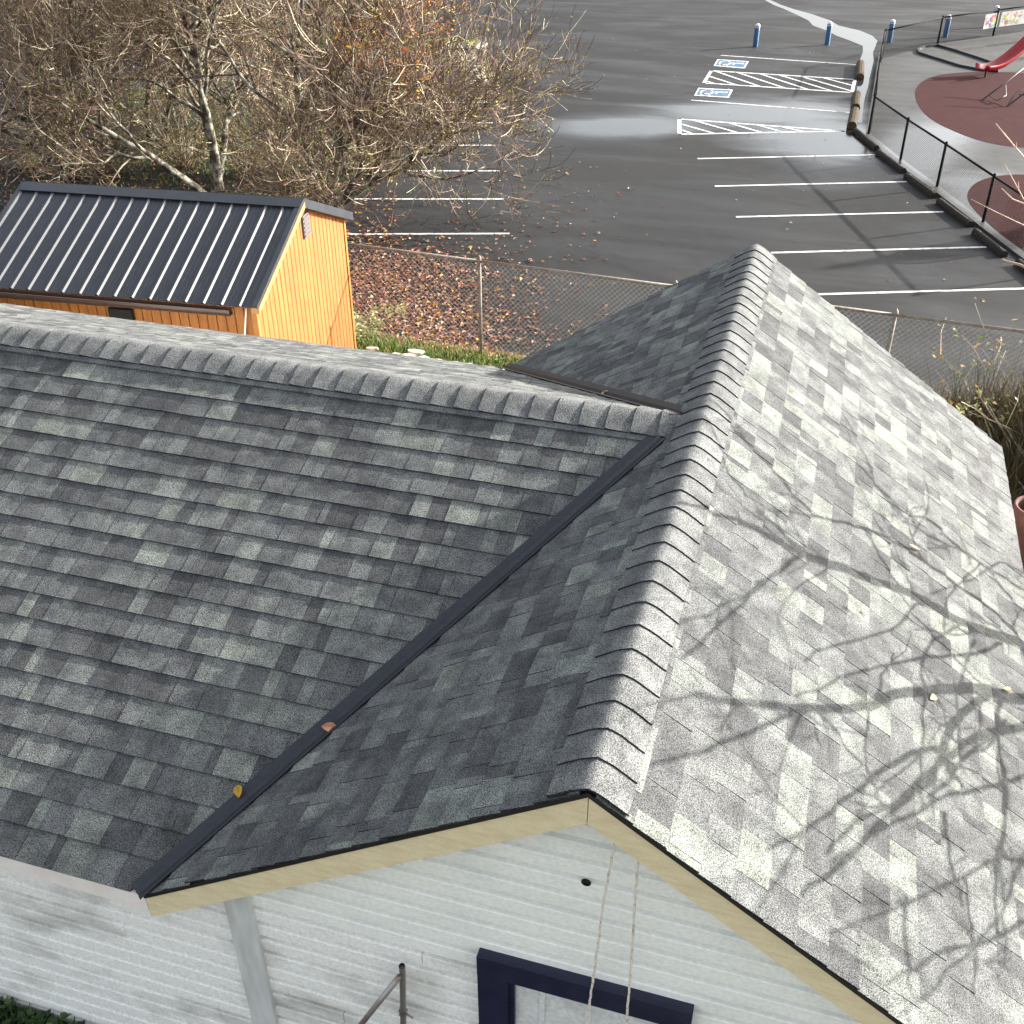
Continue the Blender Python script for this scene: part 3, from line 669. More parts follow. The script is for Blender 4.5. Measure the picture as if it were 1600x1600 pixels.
k = MB(); k.box((-.06, YW-.0085, -.66), (.07, YW-.0045, -.628)); k.build('patch', M['panelw'], HOUSE)

# ropes, pipe rail
def rope(pts, label, sd):
    random.seed(sd); P_ = []
    for i in range(len(pts)-1):
        for t_ in np.linspace(0, 1, 12, endpoint=False): P_.append(pts[i]*(1-t_)+pts[i+1]*t_+V(random.uniform(-.0018,.0018), random.uniform(-.0018,.0018), 0))
    P_.append(pts[-1]); b = MB(); rr = [.0048+.0008*random.random() for _ in P_]; b.tube(P_, rr, 6)
    o = b.build('rope', M['rope'], smooth=True, origin=pts[-1]); tag(o, label, 'rope')
rope([aty(962,1308,.02), aty(945,1400,.025), aty(928,1520,.03), aty(916,1605,.03), V(.03,.03,-1.9)], 'frayed white rope hanging from the rake just below the gable peak', 1)
rope([aty(997,1332,.02), aty(993,1400,.025), aty(985,1520,.03), aty(978,1605,.03), V(.21,.03,-1.9)], 'frayed white rope hanging a little further down the rake in front of the window', 2)
random.seed(21)
pr_ = thing('pipe_rail', V(-.80,.04,-2.9), 'rusty galvanised pipe upright with slanting brace against the white wall', 'pipe rail')
yp = .04; p0 = aty(628,1509,yp); p1 = aty(629.5,1600,yp); d = (p1-p0)/(p0[2]-p1[2]); pb = p0+d*(p0[2]+2.95)
b = MB(); prof = [p0, p0+V(0,0,-.05), pb]; b.tube(prof, .014, 12, cap=False); b.lathe(p0+V(0,0,-.012), [(.0125,0), (.001,.0005)], 12); b.build('upright', M['galv'], pr_, True)
b = MB(); b.lathe(p0+V(0,0,-.02), [(.0115,-.004), (.0113,.02)], 10); b.build('bore', M['hole'], pr_)
c0 = aty(624,1526,yp-.03); c1 = aty(563,1602,yp-.03); b = MB(); b.tube([c0, c1, c1+(c1-c0)*2.2], .013, 10); b.build('brace', M['galv'], pr_, True)
c2 = aty(630,1582,yp); b = MB(); b.lathe(c2, [(.02,-.012), (.02,.012)], 10); b.tube([c2, c2+V(.035,-.01,.004), c2+V(.05,-.01,-.004)], .005, 6); b.build('clip', M['galv'], pr_)

# ------------------------------------------------------------------ shed
SX, SY, SYAW, SD, SZE, SZR, SLN, SZ0 = -5.352, 7.256, .093, 3.011, -1.724, -1.097, 3.51, -3.75
ex, ey, ez = V(math.cos(SYAW), math.sin(SYAW), 0), V(-math.sin(SYAW), math.cos(SYAW), 0), V(0,0,1); SO = V(SX, SY, 0)
sp = lambda x_, y_, z_: SO+ex*x_+ey*y_+ez*z_
SHED = thing('garden_shed', sp(-1.7, 1.5, SZ0), 'orange stained wooden shed with dark ribbed metal roof', 'shed')
ks = (SZR-SZE)/(SD/2)
b = MB(); b.prism([sp(-3.4,.03,SZ0), sp(-.03,.03,SZ0), sp(-.03,SD-.03,SZ0), sp(-3.4,SD-.03,SZ0)], [sp(-3.4,.03,SZE-.06), sp(-.03,.03,SZE-.06), sp(-.03,SD-.03,SZE-.06), sp(-3.4,SD-.03,SZE-.06)]); b.build('wall_core', M['cedar'], SHED)
b = MB(); b.prism([sp(-3.4,.03,SZE-.07), sp(-3.4,SD-.03,SZE-.07), sp(-3.4,SD/2,SZR-.07)], [sp(-.03,.03,SZE-.07), sp(-.03,SD-.03,SZE-.07), sp(-.03,SD/2,SZR-.07)]); b.build('gable_core', M['cedar'], SHED)
def sz(y_): return SZR-.055-ks*abs(y_-SD/2)
nb = 24; bw = (SD-.10)/nb
for i in range(nb):
    y0, y1 = .05+i*bw+.007, .05+(i+1)*bw-.007
    tops = [(y0, sz(y0)), (y1, sz(y1))]
    if y0 < SD/2 < y1: tops = [(y0, sz(y0)), (SD/2, sz(SD/2)), (y1, sz(y1))]
    pl = [(y0, SZ0), (y1, SZ0)]+tops[::-1]
    b = MB(); b.prism([sp(-.03, a, c) for a, c in pl], [sp(-.012, a, c) for a, c in pl]); b.build('siding_plank', M['cedar'], SHED)
nb = 30; bw = 3.36/nb
for i in range(nb):
    x0, x1 = -3.4+i*bw+.006, -3.4+(i+1)*bw-.006
    b = MB(); b.box((x0, .012, SZ0), (x1, .03, SZE-.05), ex, ey, ez, SO); b.build('siding_plank', M['cedar'], SHED)
for y_ in (-.004, SD-.05):
    b = MB(); b.box((-.06, y_, SZ0), (.004, y_+.054, SZE-.07), ex, ey, ez, SO); b.build('corner_trim', M['cedar_t'], SHED)
b = MB(); pl = [(-.10, SZE-ks*.10-.015), (SD/2, SZR-.015), (SD/2, SZR-.085), (-.10, SZE-ks*.10-.085)]; b.prism([sp(-.01, a, c) for a, c in pl], [sp(.085, a, c) for a, c in pl]); b.build('barge_board', M['barge'], SHED)
b = MB(); pl = [(SD+.10, SZE-ks*.10-.015), (SD/2+.001, SZR-.015), (SD/2+.001, SZR-.085), (SD+.10, SZE-ks*.10-.085)]; b.prism([sp(-.01, a, c) for a, c in pl], [sp(.085, a, c) for a, c in pl]); b.build('barge_board', M['metalroof'], SHED)
# metal roof: each panel with one tall rib and two low ones
tl = math.hypot(SD/2+.12, ks*(SD/2+.12))
for side in (1, -1):
    uy = ey*(-side); uu = norm(uy-ez*ks); nn = norm(ez+uy*ks)
    R0 = sp(0, SD/2, SZR)
    npan = 17; pw = (SLN+.065)/npan
    for i in range(npan):
        x0 = .065-(i+1)*pw; x1 = .065-i*pw
        pr2 = [(x0, 0), (x0+.34*pw, 0), (x0+.36*pw, .0022), (x0+.41*pw, .0022), (x0+.43*pw, 0), (x0+.6*pw, 0), (x0+.62*pw, .0022), (x0+.67*pw, .0022), (x0+.69*pw, 0), (x1, 0)]
        b = MB(); b_ = [R0+ex*a+nn*c for a, c in pr2]; e_ = [R0+ex*a+nn*c+uu*tl for a, c in pr2]
        for k in range(len(pr2)-1): b.face([b_[k], b_[k+1], e_[k+1], e_[k]] if side == 1 else [b_[k+1], b_[k], e_[k], e_[k+1]])
        b.build('roof_panel', M['metalroof'], SHED)
        xc = x0+.01; pr3 = [(xc-.022, 0.001), (xc-.01, .02), (xc+.008, .02), (xc+.024, 0.001)]
        b = MB(); b.prism([R0+ex*a+nn*c+uu*.0 for a, c in pr3], [R0+ex*a+nn*c+uu*(tl-.005) for a, c in pr3]); b.build('roof_rib', M['metalroof'], SHED)
    # rake trim
    for xe in (.065, -SLN-.0):
        b = MB(); pr3 = [(xe-.05, .001), (xe-.05, .024), (xe+.012, .024), (xe+.012, -.012), (xe+.004, -.012), (xe+.004, .001)]
        b.prism([R0+ex*a+nn*c for a, c in pr3], [R0+ex*a+nn*c+uu*tl for a, c in pr3]); b.build('rake_trim', M['metalroof'], SHED)
    b = MB(); b.prism([R0+nn*.022+ex*.08, R0+nn*.022-ex*(SLN+.01), R0+nn*.022-ex*(SLN+.01)+uu*.15, R0+nn*.022+ex*.08+uu*.15], [R0+nn*.03+ex*.08, R0+nn*.03-ex*(SLN+.01), R0+nn*.03-ex*(SLN+.01)+uu*.15, R0+nn*.03+ex*.08+uu*.15]); b.build('ridge_flashing', M['metalroof'], SHED)
ge = SZE-ks*.12
b = MB(); pr4 = [(-.115,-.075), (-.19,-.075), (-.215,-.03), (-.215,.0), (-.205,.0), (-.203,-.028), (-.183,-.065), (-.122,-.065), (-.122,0), (-.115,0)]
b.prism([sp(-SLN-.05, a, ge-.012+c) for a, c in pr4], [sp(-.22, a, ge-.012+c) for a, c in pr4]); b.build('gutter', M['gutter'], SHED)
b = MB(); b.tube([sp(-.10, -.03, ge-.05), sp(-.16, -.05, ge-.4), sp(-.17, -.04, SZ0)], .010, 8); b.build('downspout', M['downspout'], SHED, True)
_d = ray(478, 352); _q = CAM+_d*(((SO-CAM)@ex)/(_d@ex)); vy = (_q-SO)@ey; vz = _q[2]
vt = MB(); vt.box((-.011, vy-.10, vz-.14), (.012, vy+.10, vz+.14), ex, ey, ez, SO); vo = vt.build('gable_vent', M['vent'], SHED)
for i in range(5):
    b = MB(); b.box((.0125, vy-.085, vz-.12+i*.052), (.02, vy+.085, vz-.095+i*.052), ex, ey, ez, SO); o = b.build('louvre', M['vent']); o.parent = vo; o.matrix_parent_inverse = Matrix.Identity(4)
wx = -1.62; b = MB(); b.box((wx-.14, -.06, SZE-.36), (wx+.14, .011, SZE-.22), ex, ey, ez, SO); b.build('wall_box', M['hole'], SHED)

# ------------------------------------------------------------------ back fence
def fpt(px, py): p = atz(px, py, FZT); p[2] = -3.70; return p
e0 = fpt(555,385); p1_, p2_ = fpt(749,408), fpt(1399,492); dF = norm(p2_-p1_)
fpts = [p1_-dF*3.2, p1_, p1_+(p2_-p1_)*.5, p2_, p2_+dF*2.9]
fence('back_fence', 'galvanised chain link fence with rusty top rail along the grass behind the house', fpts, 1.37, .024, .02, .072, .0026, M['wirem'], M['rail'], gap=.03)

# ------------------------------------------------------------------ trees
def rot_rand(d, ang):
    a = norm(np.cross(d, rng.normal(size=3))); return norm(d*math.cos(ang)+a*math.sin(ang))
class Tree:
    def __init__(s): s.w = MB(); s.t = MB(); s.ft = MB(); s.ends = []; s.mids = []
    def grow(s, p, d, L, r, lv, cfg):
        nseg, wig, trop, nch, spread, lenf, radf = cfg[lv]
        pts = [p]; rr = [r]; dd = d; step = L/nseg; cv = rng.normal(size=3)*(.075 if lv >= 2 else 0.)
        for i in range(nseg):
            dd = norm(dd+cv+rng.normal(size=3)*wig+V(0,0,trop)); pts.append(pts[-1]+dd*step); rr.append(max(.0068, r*(1-(i+1)/nseg*(.62 if lv < 3 else .75))))
        k = 8 if lv == 0 else 6 if lv == 1 else 4 if lv == 2 else 3
        (s.w if lv < 2 else s.t if rng.random() < (.85, .4, .28)[lv-2] else s.ft).tube(pts, rr, k, cap=(lv < 2))
        if lv >= 2: s.mids.append(pts[len(pts)//2])
        if lv+1 >= len(cfg): s.ends.append(pts[-1]); return
        for j in range(nch):
            f_ = (.25 if lv else .45)+(.75 if lv else .55)*(j+rng.random())/nch; i = min(nseg-1, int(f_*nseg)); q_ = pts[i]+(pts[i+1]-pts[i])*(f_*nseg-i)
            base_d = norm(pts[i+1]-pts[i]); nd = rot_rand(base_d, spread*rng.uniform(.6, 1.3))
            s.grow(q_, nd, L*lenf*rng.uniform(.65, 1.2), rr[i]*radf, lv+1, cfg)
        s.grow(pts[-1], dd, L*lenf*.9, rr[-1], lv+1, cfg)
def bare_tree(pos, label, dirs, cfg, r0, seed, lichen=0, leaves=0, leafpos=None, group=None):
    global rng
    rng = np.random.default_rng(seed); random.seed(seed)
    t = thing('bare_tree', pos, label, 'tree', group); T = Tree()
    for (d, L, r) in dirs: T.grow(pos+V(*rng.normal(size=2)*.12, -.15), norm(V(*d)), L, r, 0, cfg)
    T.w.build('trunk', M['bark'], t, True); c = T.t.build('crown', M['twig'], t); c['label'] = 'tangle of pale lichen covered branches'; c = T.ft.build('twigs', M['finetwig'], t); c['label'] = 'fine dark reddish twigs'
    if lichen:
        b = MB(); n_ = len(T.mids)
        leafquads(b, lichen, lambda: T.mids[int(rng.random()*n_)]+rng.normal(size=3)*.06, .075, [(.30,.29,.06), (.20,.20,.04), (.36,.34,.12), (.10,.10,.025)], .1)
        tag(b.build('lichen', M['lichen'], t), kind='stuff')
    if leaves:
        b = MB(); E_ = [e for e in T.ends if leafpos is None or leafpos(e)] or T.ends
        leafquads(b, leaves, lambda: E_[int(rng.random()*len(E_))]+rng.normal(size=3)*.12, .13, [(.55,.2,.03), (.5,.13,.03), (.6,.32,.05), (.4,.12,.04)], .2)
        tag(b.build('autumn_leaves', M['leaf'], t), kind='stuff')
    return T
CFG = [(8, .12, .03, 7, .8, .6, .6), (8, .18, .04, 6, .85, .62, .5), (8, .07, .03, 5, .8, .72, .6), (7, .06, .05, 3, .7, .66, .75), (5, .06, .08, 0, 0, 0, 0)]
tp = lambda px, py: atz(px, py, ZL)
def TT(px, py, label, dirs, seed, **k): return bare_tree(tp(px, py), label, dirs, CFG, .16, seed, **k)
LP_ = ((690,12), (640,110), (600,50), (655,30), (560,70))
def lpos(e):
    x_, y_ = project(e); return any(math.hypot(x_-a, y_-b_) < 38 for a, b_ in LP_)
TT(500, 330, 'many stemmed bare tree right behind the shed, branches reaching over the parking stalls', [((.55,-.1,1), 4.6, .15), ((-.15,.3,1), 4.8, .15), ((1.2,.1,.55), 4.2, .12), ((.9,-.7,.4), 3.5, .10), ((1.2,.5,.8), 4.2, .12), ((.2,-.9,.5), 3.3, .09)], 5, lichen=7500, leaves=420, leafpos=lpos)
TT(330, 300, 'bare lichen covered tree with dark trunks rising behind the middle of the shed roof', [((-.3,.1,1), 4.6, .16), ((.25,-.2,1), 4.6, .14), ((-.6,-.5,.8), 4.2, .12), ((.2,.6,1), 4.4, .12)], 6, lichen=7500)
TT(110, 280, 'bare tree with pale curving branches behind the far end of the shed', [((-.2,0,1), 4.4, .15), ((.5,-.2,1), 4.6, .13), ((-.7,-.2,.8), 4.4, .12), ((.1,-.8,.7), 4.2, .1)], 9, lichen=5500)
TT(420, 150, 'bare tree with a few orange leaves standing beyond the lichen covered trees', [((.5,0,1), 4.8, .14), ((-.5,.2,1), 4.6, .14), ((.9,-.2,.8), 4.4, .12)], 12, lichen=6500, leaves=900, leafpos=lpos)
TT(170, 140, 'bare tangled tree furthest from the shed beside the grey asphalt', [((.2,0,1), 4.6, .15), ((-.6,.2,1), 4.6, .14), ((.6,-.4,.8), 4.2, .12)], 15, lichen=6500)

TT(250, 225, 'low spreading bare tree filling the gap between the lichen covered trees', [((-.2,-.3,.7), 3.8, .11), ((.6,-.3,.6), 3.8, .1), ((-.8,.2,.6), 3.8, .1)], 18, lichen=5500)
# ------------------------------------------------------------------ shade tree to the right of the house (its branches throw the shadows on the roof)
def roofC(px, py):
    d = ray(px, py); n_ = sC.n; return CAM+d*(((sC.O-CAM)@n_)/(d@n_))
random.seed(33); rng = np.random.default_rng(33)
fork = roofC(1850, 1110)+S*2.3; trunk_base = V(fork[0]+.25, fork[1]+.2, zg(fork[0], fork[1])); fork2 = fork*.75+trunk_base*.25+V(-.15,-.3,.1)
TREE = thing('bare_tree', trunk_base, 'bare tree beside the sunny roof slope whose branches shade the shingles', 'tree')
tw = MB()
def limb(pix, r0, r1, ta, tb, join=None, twigs=6):
    P_ = []; n_ = len(pix)
    for i, (x_, y_) in enumerate(pix):
        f_ = i/(n_-1); P_.append(roofC(x_, y_)+S*(ta+(tb-ta)*f_))
    if join is not None: P_ = [join]+P_
    out = []
    for i in range(len(P_)-1):
        p0, p1, p2, p3 = P_[max(i-1,0)], P_[i], P_[i+1], P_[min(i+2, len(P_)-1)]
        for t_ in (0, .25, .5, .75): out.append(.5*((2*p1)+(-p0+p2)*t_+(2*p0-5*p1+4*p2-p3)*t_*t_+(-p0+3*p1-3*p2+p3)*t_**3)+rng.normal(size=3)*.006)
    out.append(P_[-1]); m_ = len(out); rad = [r0+(r1-r0)*i/(m_-1) for i in range(m_)]
    tw.tube(out, rad, 6, cap=False)
    for _ in range(twigs):
        i = int(rng.integers(2, m_-1)); d = rot_rand(norm(out[i]-out[i-1]), rng.uniform(.5, 1.2)); L = rng.uniform(.25, .8); pp = [out[i]]; dd = d
        for k in range(6): dd = norm(dd+rng.normal(size=3)*.22); pp.append(pp[-1]+dd*L/6)
        if (pp[-1]-CAM)@_r < .52*((pp[-1]-CAM)@_f): continue
        r_ = min(rad[i]*.6, .011); tw.tube(pp, [r_*(1-k/7*.7) for k in range(7)], 4, cap=False)
        for _2 in range(3):
            j = int(rng.integers(1, 6)); d2 = rot_rand(norm(pp[j]-pp[j-1]), .8); q1 = pp[j]+d2*L*.2+rng.normal(size=3)*.01; q2 = q1+norm(d2+V(0,0,.3))*L*.2
            tw.tube([pp[j], q1, q2], [.005, .004, .003], 3, cap=False)
    return out
A1 = limb([(1720,1085), (1600,1015), (1500,972), (1430,936), (1340,900), (1250,866), (1150,815)], .042, .024, 1.7, 2.2, fork, 12)
limb([(1250,866), (1215,895), (1175,925), (1100,960), (1040,985)], .016, .005, 2.35, 2.6)
limb([(1250,866), (1248,845), (1226,808)], .010, .005, 2.35, 2.5, None, 2)
limb([(1640,1040), (1560,965), (1480,905), (1400,852), (1330,822), (1265,802), (1205,735), (1150,680), (1100,620)], .02, .008, 1.9, 2.5, fork, 12)
for pix, ra, rb in (([(1470,955),(1430,945),(1390,986),(1284,1014),(1252,1035)], .010, .006), ([(1560,1005),(1520,1022),(1447,1030),(1337,1051),(1300,1067),(1240,1090)], .012, .006),
        ([(1330,715),(1365,758),(1406,799),(1451,815),(1500,860),(1585,917),(1660,960)], .008, .014), ([(1250,1108),(1219,1124),(1142,1156),(1077,1177),(1010,1200)], .012, .007),
        ([(1190,910),(1162,937),(1118,978),(1061,1030)], .012, .007), ([(1160,820),(1093,799),(1050,790),(1000,785)], .014, .007), ([(1556,1112),(1556,1209),(1569,1250)], .010, .008),
        ([(1447,1246),(1508,1189),(1569,1128)], .010, .012), ([(1459,1214),(1412,1256),(1342,1280),(1286,1336)], .012, .007), ([(1600,1215),(1553,1228),(1483,1247),(1366,1303),(1295,1350)], .014, .007),
        ([(1567,1200),(1565,1294),(1553,1355),(1553,1462)], .012, .008), ([(1473,1270),(1480,1322),(1483,1355),(1500,1420)], .010, .007), ([(1412,1402),(1412,1500),(1420,1560)], .009, .006),
        ([(1502,1369),(1511,1434),(1520,1490),(1515,1560)], .010, .006), ([(1600,1440),(1540,1470),(1440,1500),(1380,1540)], .012, .006), ([(1090,640),(1110,690),(1150,760),(1200,800)], .006, .006),
        ([(1420,845),(1450,790),(1440,740)], .006, .004), ([(1530,880),(1480,935),(1470,1010)], .008, .005), ([(1600,900),(1560,880),(1520,905),(1450,930)], .009, .005), ([(1360,1105),(1350,1180),(1380,1270)], .008, .005)):
    limb(pix, ra*1.2, rb*1.2, 1.9, 2.4, None, 0)
A3 = limb([(1720,1100), (1600,1096), (1525,1078), (1450,1082), (1395,1085), (1345,1105), (1250,1108), (1150,1100), (1080,1088)], .042, .016, 1.7, 2.3, fork, 12)
limb([(1540,1080), (1500,1120), (1470,1160), (1475,1200), (1500,1230)], .026, .013, 1.8, 2., None, 3)
limb([(1660,1120), (1600,1135), (1540,1150), (1490,1172), (1440,1220), (1380,1275), (1320,1340), (1250,1400)], .03, .011, 1.7, 2.2, fork, 5)
limb([(1475,1165), (1400,1192), (1330,1240), (1250,1300), (1190,1330)], .018, .008, 1.9, 2.3, None, 3)
limb([(1500,975), (1440,1020), (1442,1100), (1436,1190), (1440,1265)], .011, .006, 1.9, 2.2, None, 2)
limb([(1520,1000), (1498,1060), (1494,1120), (1498,1200)], .010, .005, 2.3, 2.4, None, 3)
limb([(1560,1090), (1556,1150), (1570,1245), (1560,1340), (1565,1420)], .015, .007, 1.8, 2.0, None, 3)
limb([(1720,1330), (1600,1345), (1555,1345), (1500,1372), (1400,1420), (1290,1460)], .017, .006, 2.2, 2.5, fork2, 6)
limb([(1680,980), (1600,960), (1530,880), (1440,832), (1375,775), (1350,715), (1310,640)], .014, .005, 2.0, 2.6, fork, 8)
limb([(1430,936), (1400,880), (1330,740), (1290,660)], .008, .003, 2.4, 2.7, None, 4)
limb([(1640,1300), (1560,1430), (1480,1520), (1400,1590)], .014, .006, 2.2, 2.4, fork2, 6)
for k in range(5):
    a = rng.uniform(-1.2, .6); d = norm(V(math.cos(a), math.sin(a), .55)); pp = [fork]
    for _ in range(8): d = norm(d+rng.normal(size=3)*.15); pp.append(pp[-1]+d*.28)
    tw.tube(pp, [.03*(1-i/9) for i in range(9)], 5, cap=False)
tw.build('crown', M['twig'], TREE, True)
b = MB(); b.tube([trunk_base-V(0,0,.2), trunk_base+V(0,0,.3), trunk_base*.5+fork*.5+V(.06,.02,0), fork, fork+V(-.05,.02,.12)], [.15,.115,.095,.075,.04], 12)
b.tube([trunk_base*.45+fork*.55, (trunk_base*.3+fork2*.7), fork2], [.05,.035,.022], 8); b.build('trunk', M['bark'], TREE, True)
b = MB(); lp = [roofC(*k)+S*2.4 for k in ((1370,760), (1395,790), (1470,840), (1500,865), (1350,715), (1555,870), (1590,850), (1320,950), (1480,850), (1430,815))]
leafquads(b, 42, lambda: lp[int(rng.integers(len(lp)))]+rng.normal(size=3)*.05, .06, [(.45,.3,.08), (.3,.2,.06)], .2); tag(b.build('last_leaves', M['leaf'], TREE), kind='stuff')
# pale twigs of the sapling at the fence
sb_ = V(4.1, 9.2, zg(4.1, 9.2)); SAP = thing('bare_sapling', sb_, 'pale bare sapling reaching over the playground fence line', 'sapling')
def deep(px, py, Y): return aty(px, py, Y)
b = MB(); node = deep(1625,330,9.0); node2 = deep(1640,250,9.0)
b.tube([sb_-V(0,0,.1), (sb_+node)/2+V(.05,0,0), node, node2], [.03,.022,.014,.008], 8); b.build('stem', M['palebark'], SAP, True)
b = MB()
for pix, r_ in (([(1640,270), (1600,246), (1588,232), (1574,215), (1556,193)], .009), ([(1588,236), (1588,222)], .004), ([(1625,335), (1600,312), (1588,290), (1570,257)], .007), ([(1592,300), (1591,284)], .004), ([(1625,322), (1600,318), (1582,311), (1565,294)], .008), ([(1630,365), (1600,352), (1560,333), (1517,311)], .0055)):
    pts = [deep(x_, y_, 9.0-.002*i) for i, (x_, y_) in enumerate(pix)]; b.tube(pts, [r_*(1-.6*i/len(pts)) for i in range(len(pts))], 5)
b.build('branches', M['palebark'], SAP, True)

ep = V(22.5, 38.5, ZL+.06); EV = thing('evergreen_tree', ep, 'dark conical evergreen shading the playground', 'tree')
b = MB(); b.tube([ep-V(0,0,.3), ep+V(0,0,3), ep+V(0,0,8.4)], [.22,.16,.03], 8); b.build('trunk', M['bark'], EV, True)
b = MB(); random.seed(81)
def evp():
    z_ = 8.6*(1-random.random()**.55)+.6; r_ = (9.2-z_)*.32*math.sqrt(random.random()); a = random.uniform(0, 6.283); return ep+V(r_*math.cos(a), r_*math.sin(a), z_-.25*r_)
leafquads(b, 5000, evp, .34, [(.03,.06,.02), (.045,.08,.03), (.02,.045,.018)], .3); b.build('crown', M['leaf'], EV)
# ------------------------------------------------------------------ plants
random.seed(50); rng = np.random.default_rng(50)
def gz(x_, y_): return V(x_, y_, zg(x_, y_)-.01)
# grass along the back fence
b = MB()
def fgrass():
    t_ = random.uniform(-2.0, 8.5); p = p1_+dF*t_; off = random.gauss(-.25, .25); return gz(p[0], p[1]+off)
blades(b, 11000, fgrass, .085, wd=.008)
blades(b, 3500, lambda: gz(random.uniform(-5.2,-1.5), random.uniform(7.2, 9.6)), .08, wd=.008)
tag(b.build('grass', M['grass']), 'green grass growing along the foot of the chain link fence', 'grass', kind='stuff')
# white stones in the grass
for i, (px, py) in enumerate(((620,556), (640,558), (662,562), (688,566), (712,570), (735,573), (650,551), (700,572), (580,546))):
    p = atz(px, py, -3.66); s_ = random.uniform(.07, .15); b = MB(); a = random.uniform(0, 3)
    ring = [(s_*(1+.25*random.uniform(-1,1))*math.cos(a+k), s_*.55*(1+.2*random.uniform(-1,1))*math.sin(a+k)) for k in np.linspace(0, 6.283, 8)[:-1]]
    z0 = zg(p[0], p[1])-.03; b.prism([V(p[0]+x_, p[1]+y_, z0) for x_, y_ in ring], [V(p[0]+.85*x_, p[1]+.85*y_, z0+.10+random.uniform(-.01,.01)) for x_, y_ in ring])
    tag(b.build('edging_stone', M['stone'], origin=(p[0], p[1], z0)), 'pale flat stone edging the grass behind the house', 'stone', 'pale stones edging the grass')
def shrub(name, label, cat, base, h, nst, spread, leaves, size, cols, stemr=.008, seed=1, stemmat='twig'):
    global rng
    random.seed(seed); rng = np.random.default_rng(seed)
    t = thing(name, base, label, cat); b = MB(); pts_ = []
    for _ in range(nst):
        a = rng.uniform(0, 6.28); d = norm(V(math.cos(a)*spread, math.sin(a)*spread, 1)); p = base+V(*rng.normal(size=2)*.08, -.05); pp = [p]; Ls = h*rng.uniform(.6, 1.15)
        for k in range(7): d = norm(d+rng.normal(size=3)*.16+V(math.cos(a), math.sin(a), -.25)*.09); pp.append(pp[-1]+d*Ls/7)
        b.tube(pp, [stemr*(1-.6*k/8) for k in range(8)], 4, cap=False); pts_ += pp[2:]
        for k in range(3):
            j = int(rng.integers(2, 7)); d2 = rot_rand(d, .9); q1 = pp[j]+d2*Ls*.18; b.tube([pp[j], q1, q1+rot_rand(d2,.3)*Ls*.15], [stemr*.5, stemr*.4, stemr*.3], 3, cap=False); pts_ += [q1, q1]
    b.build('stems', M[stemmat], t)
    b = MB(); leafquads(b, leaves, lambda: pts_[int(rng.integers(len(pts_)))]+rng.normal(size=3)*.05, size, cols, .3); tag(b.build('leaves', M['leaf'], t), kind='stuff')
for k, (px_, py_, lb) in enumerate(((40, 262, 'thicket of bare brown stems at the far end of the shed'), (170, 268, 'thicket of bare stems below the pale curving tree'), (290, 262, 'thicket of olive stems in front of the dark trunks'), (390, 272, 'thicket of thin stems just over the shed ridge'), (560, 268, 'thicket of twigs beside the near end of the shed ridge'))):
    q_ = tp(px_, py_); shrub('thicket', lb, 'thicket', V(q_[0], q_[1], ZL), 3.0, 60, .55, 1500, .09, [(.24,.22,.05), (.16,.15,.035), (.26,.17,.07), (.08,.08,.02)], .011, 100+k, 'twig')
bp_ = atz(572, 520, -3.75); shrub('shrub', 'small yellow green variegated shrub beside the shed corner', 'shrub', gz(bp_[0]-.05, bp_[1]+.1), .75, 14, .35, 500, .075, [(.32,.34,.1), (.2,.26,.07), (.42,.4,.18)], seed=2)
rp = atz(1600, 700, -3.6); shrub('rose_shrub', 'straggling rose shrub with yellowing leaves at the roof corner', 'shrub', gz(rp[0]+.15, rp[1]-.1), 1.9, 16, .5, 420, .075, [(.30,.30,.08), (.16,.2,.06), (.5,.28,.07), (.1,.14,.05)], .008, 3)
rp2 = atz(1590, 640, -3.6); shrub('rose_shrub', 'leafy rose shrub close to the chain link fence', 'shrub', gz(rp2[0], rp2[1]), 1.35, 18, .6, 520, .075, [(.30,.30,.08), (.14,.19,.05), (.45,.22,.06)], .006, 4)
random.seed(61)
b = MB(); blades(b, 5000, lambda: gz(random.gauss(rp2[0]+.15,.75), random.gauss(rp2[1]-.7,.6)), .5, .9, .006, ((.12,.075,.03), (.08,.05,.022), (.06,.06,.02), (.16,.11,.05)))
blades(b, 5000, lambda: gz(random.gauss(rp[0]+.2,.5), random.gauss(rp[1]-.2,.7)), .85, .7, .006, ((.07,.045,.02), (.05,.035,.016), (.04,.045,.014)))
blades(b, 6000, lambda: gz(random.uniform(2.25, 4.2), random.uniform(2.0, 7.8)), .28, .9, .006, ((.04,.05,.015), (.025,.025,.01), (.08,.055,.025), (.05,.065,.015)))
leafquads(b, 2600, lambda: gz(random.uniform(2.15, 4.2), random.uniform(2.0, 7.8))+V(0,0,random.uniform(.02,.2)), .07, [(.06,.06,.025), (.3,.2,.05), (.1,.09,.03), (.22,.12,.05)], .6)
tag(b.build('dry_grass', M['grass']), 'brown dry grass and weeds beside the sunny eave of the house', 'dry grass', kind='stuff')
# plant pot
pp_ = atz(1594, 800, -2.55); pz = zg(pp_[0], pp_[1]); POT = thing('plant_pot', (pp_[0]+.12, pp_[1], pz), 'terracotta plant pot standing in the weeds below the eave', 'plant pot')
c_ = V(pp_[0]+.12, pp_[1], pz); hp_ = -2.47-pz
b = MB(); b.lathe(c_, [(.001,0), (.11,0), (.165,hp_*.84), (.185,hp_*.85), (.19,hp_), (.165,hp_), (.15,hp_*.85), (.14,hp_*.8)], 20); b.build('pot', M['terracotta'], POT, True)
b = MB(); b.face([c_+V(.145*math.cos(k), .145*math.sin(k), hp_*.82) for k in np.linspace(0, 6.283, 17)[:-1]]); b.build('soil', M['stop'], POT)
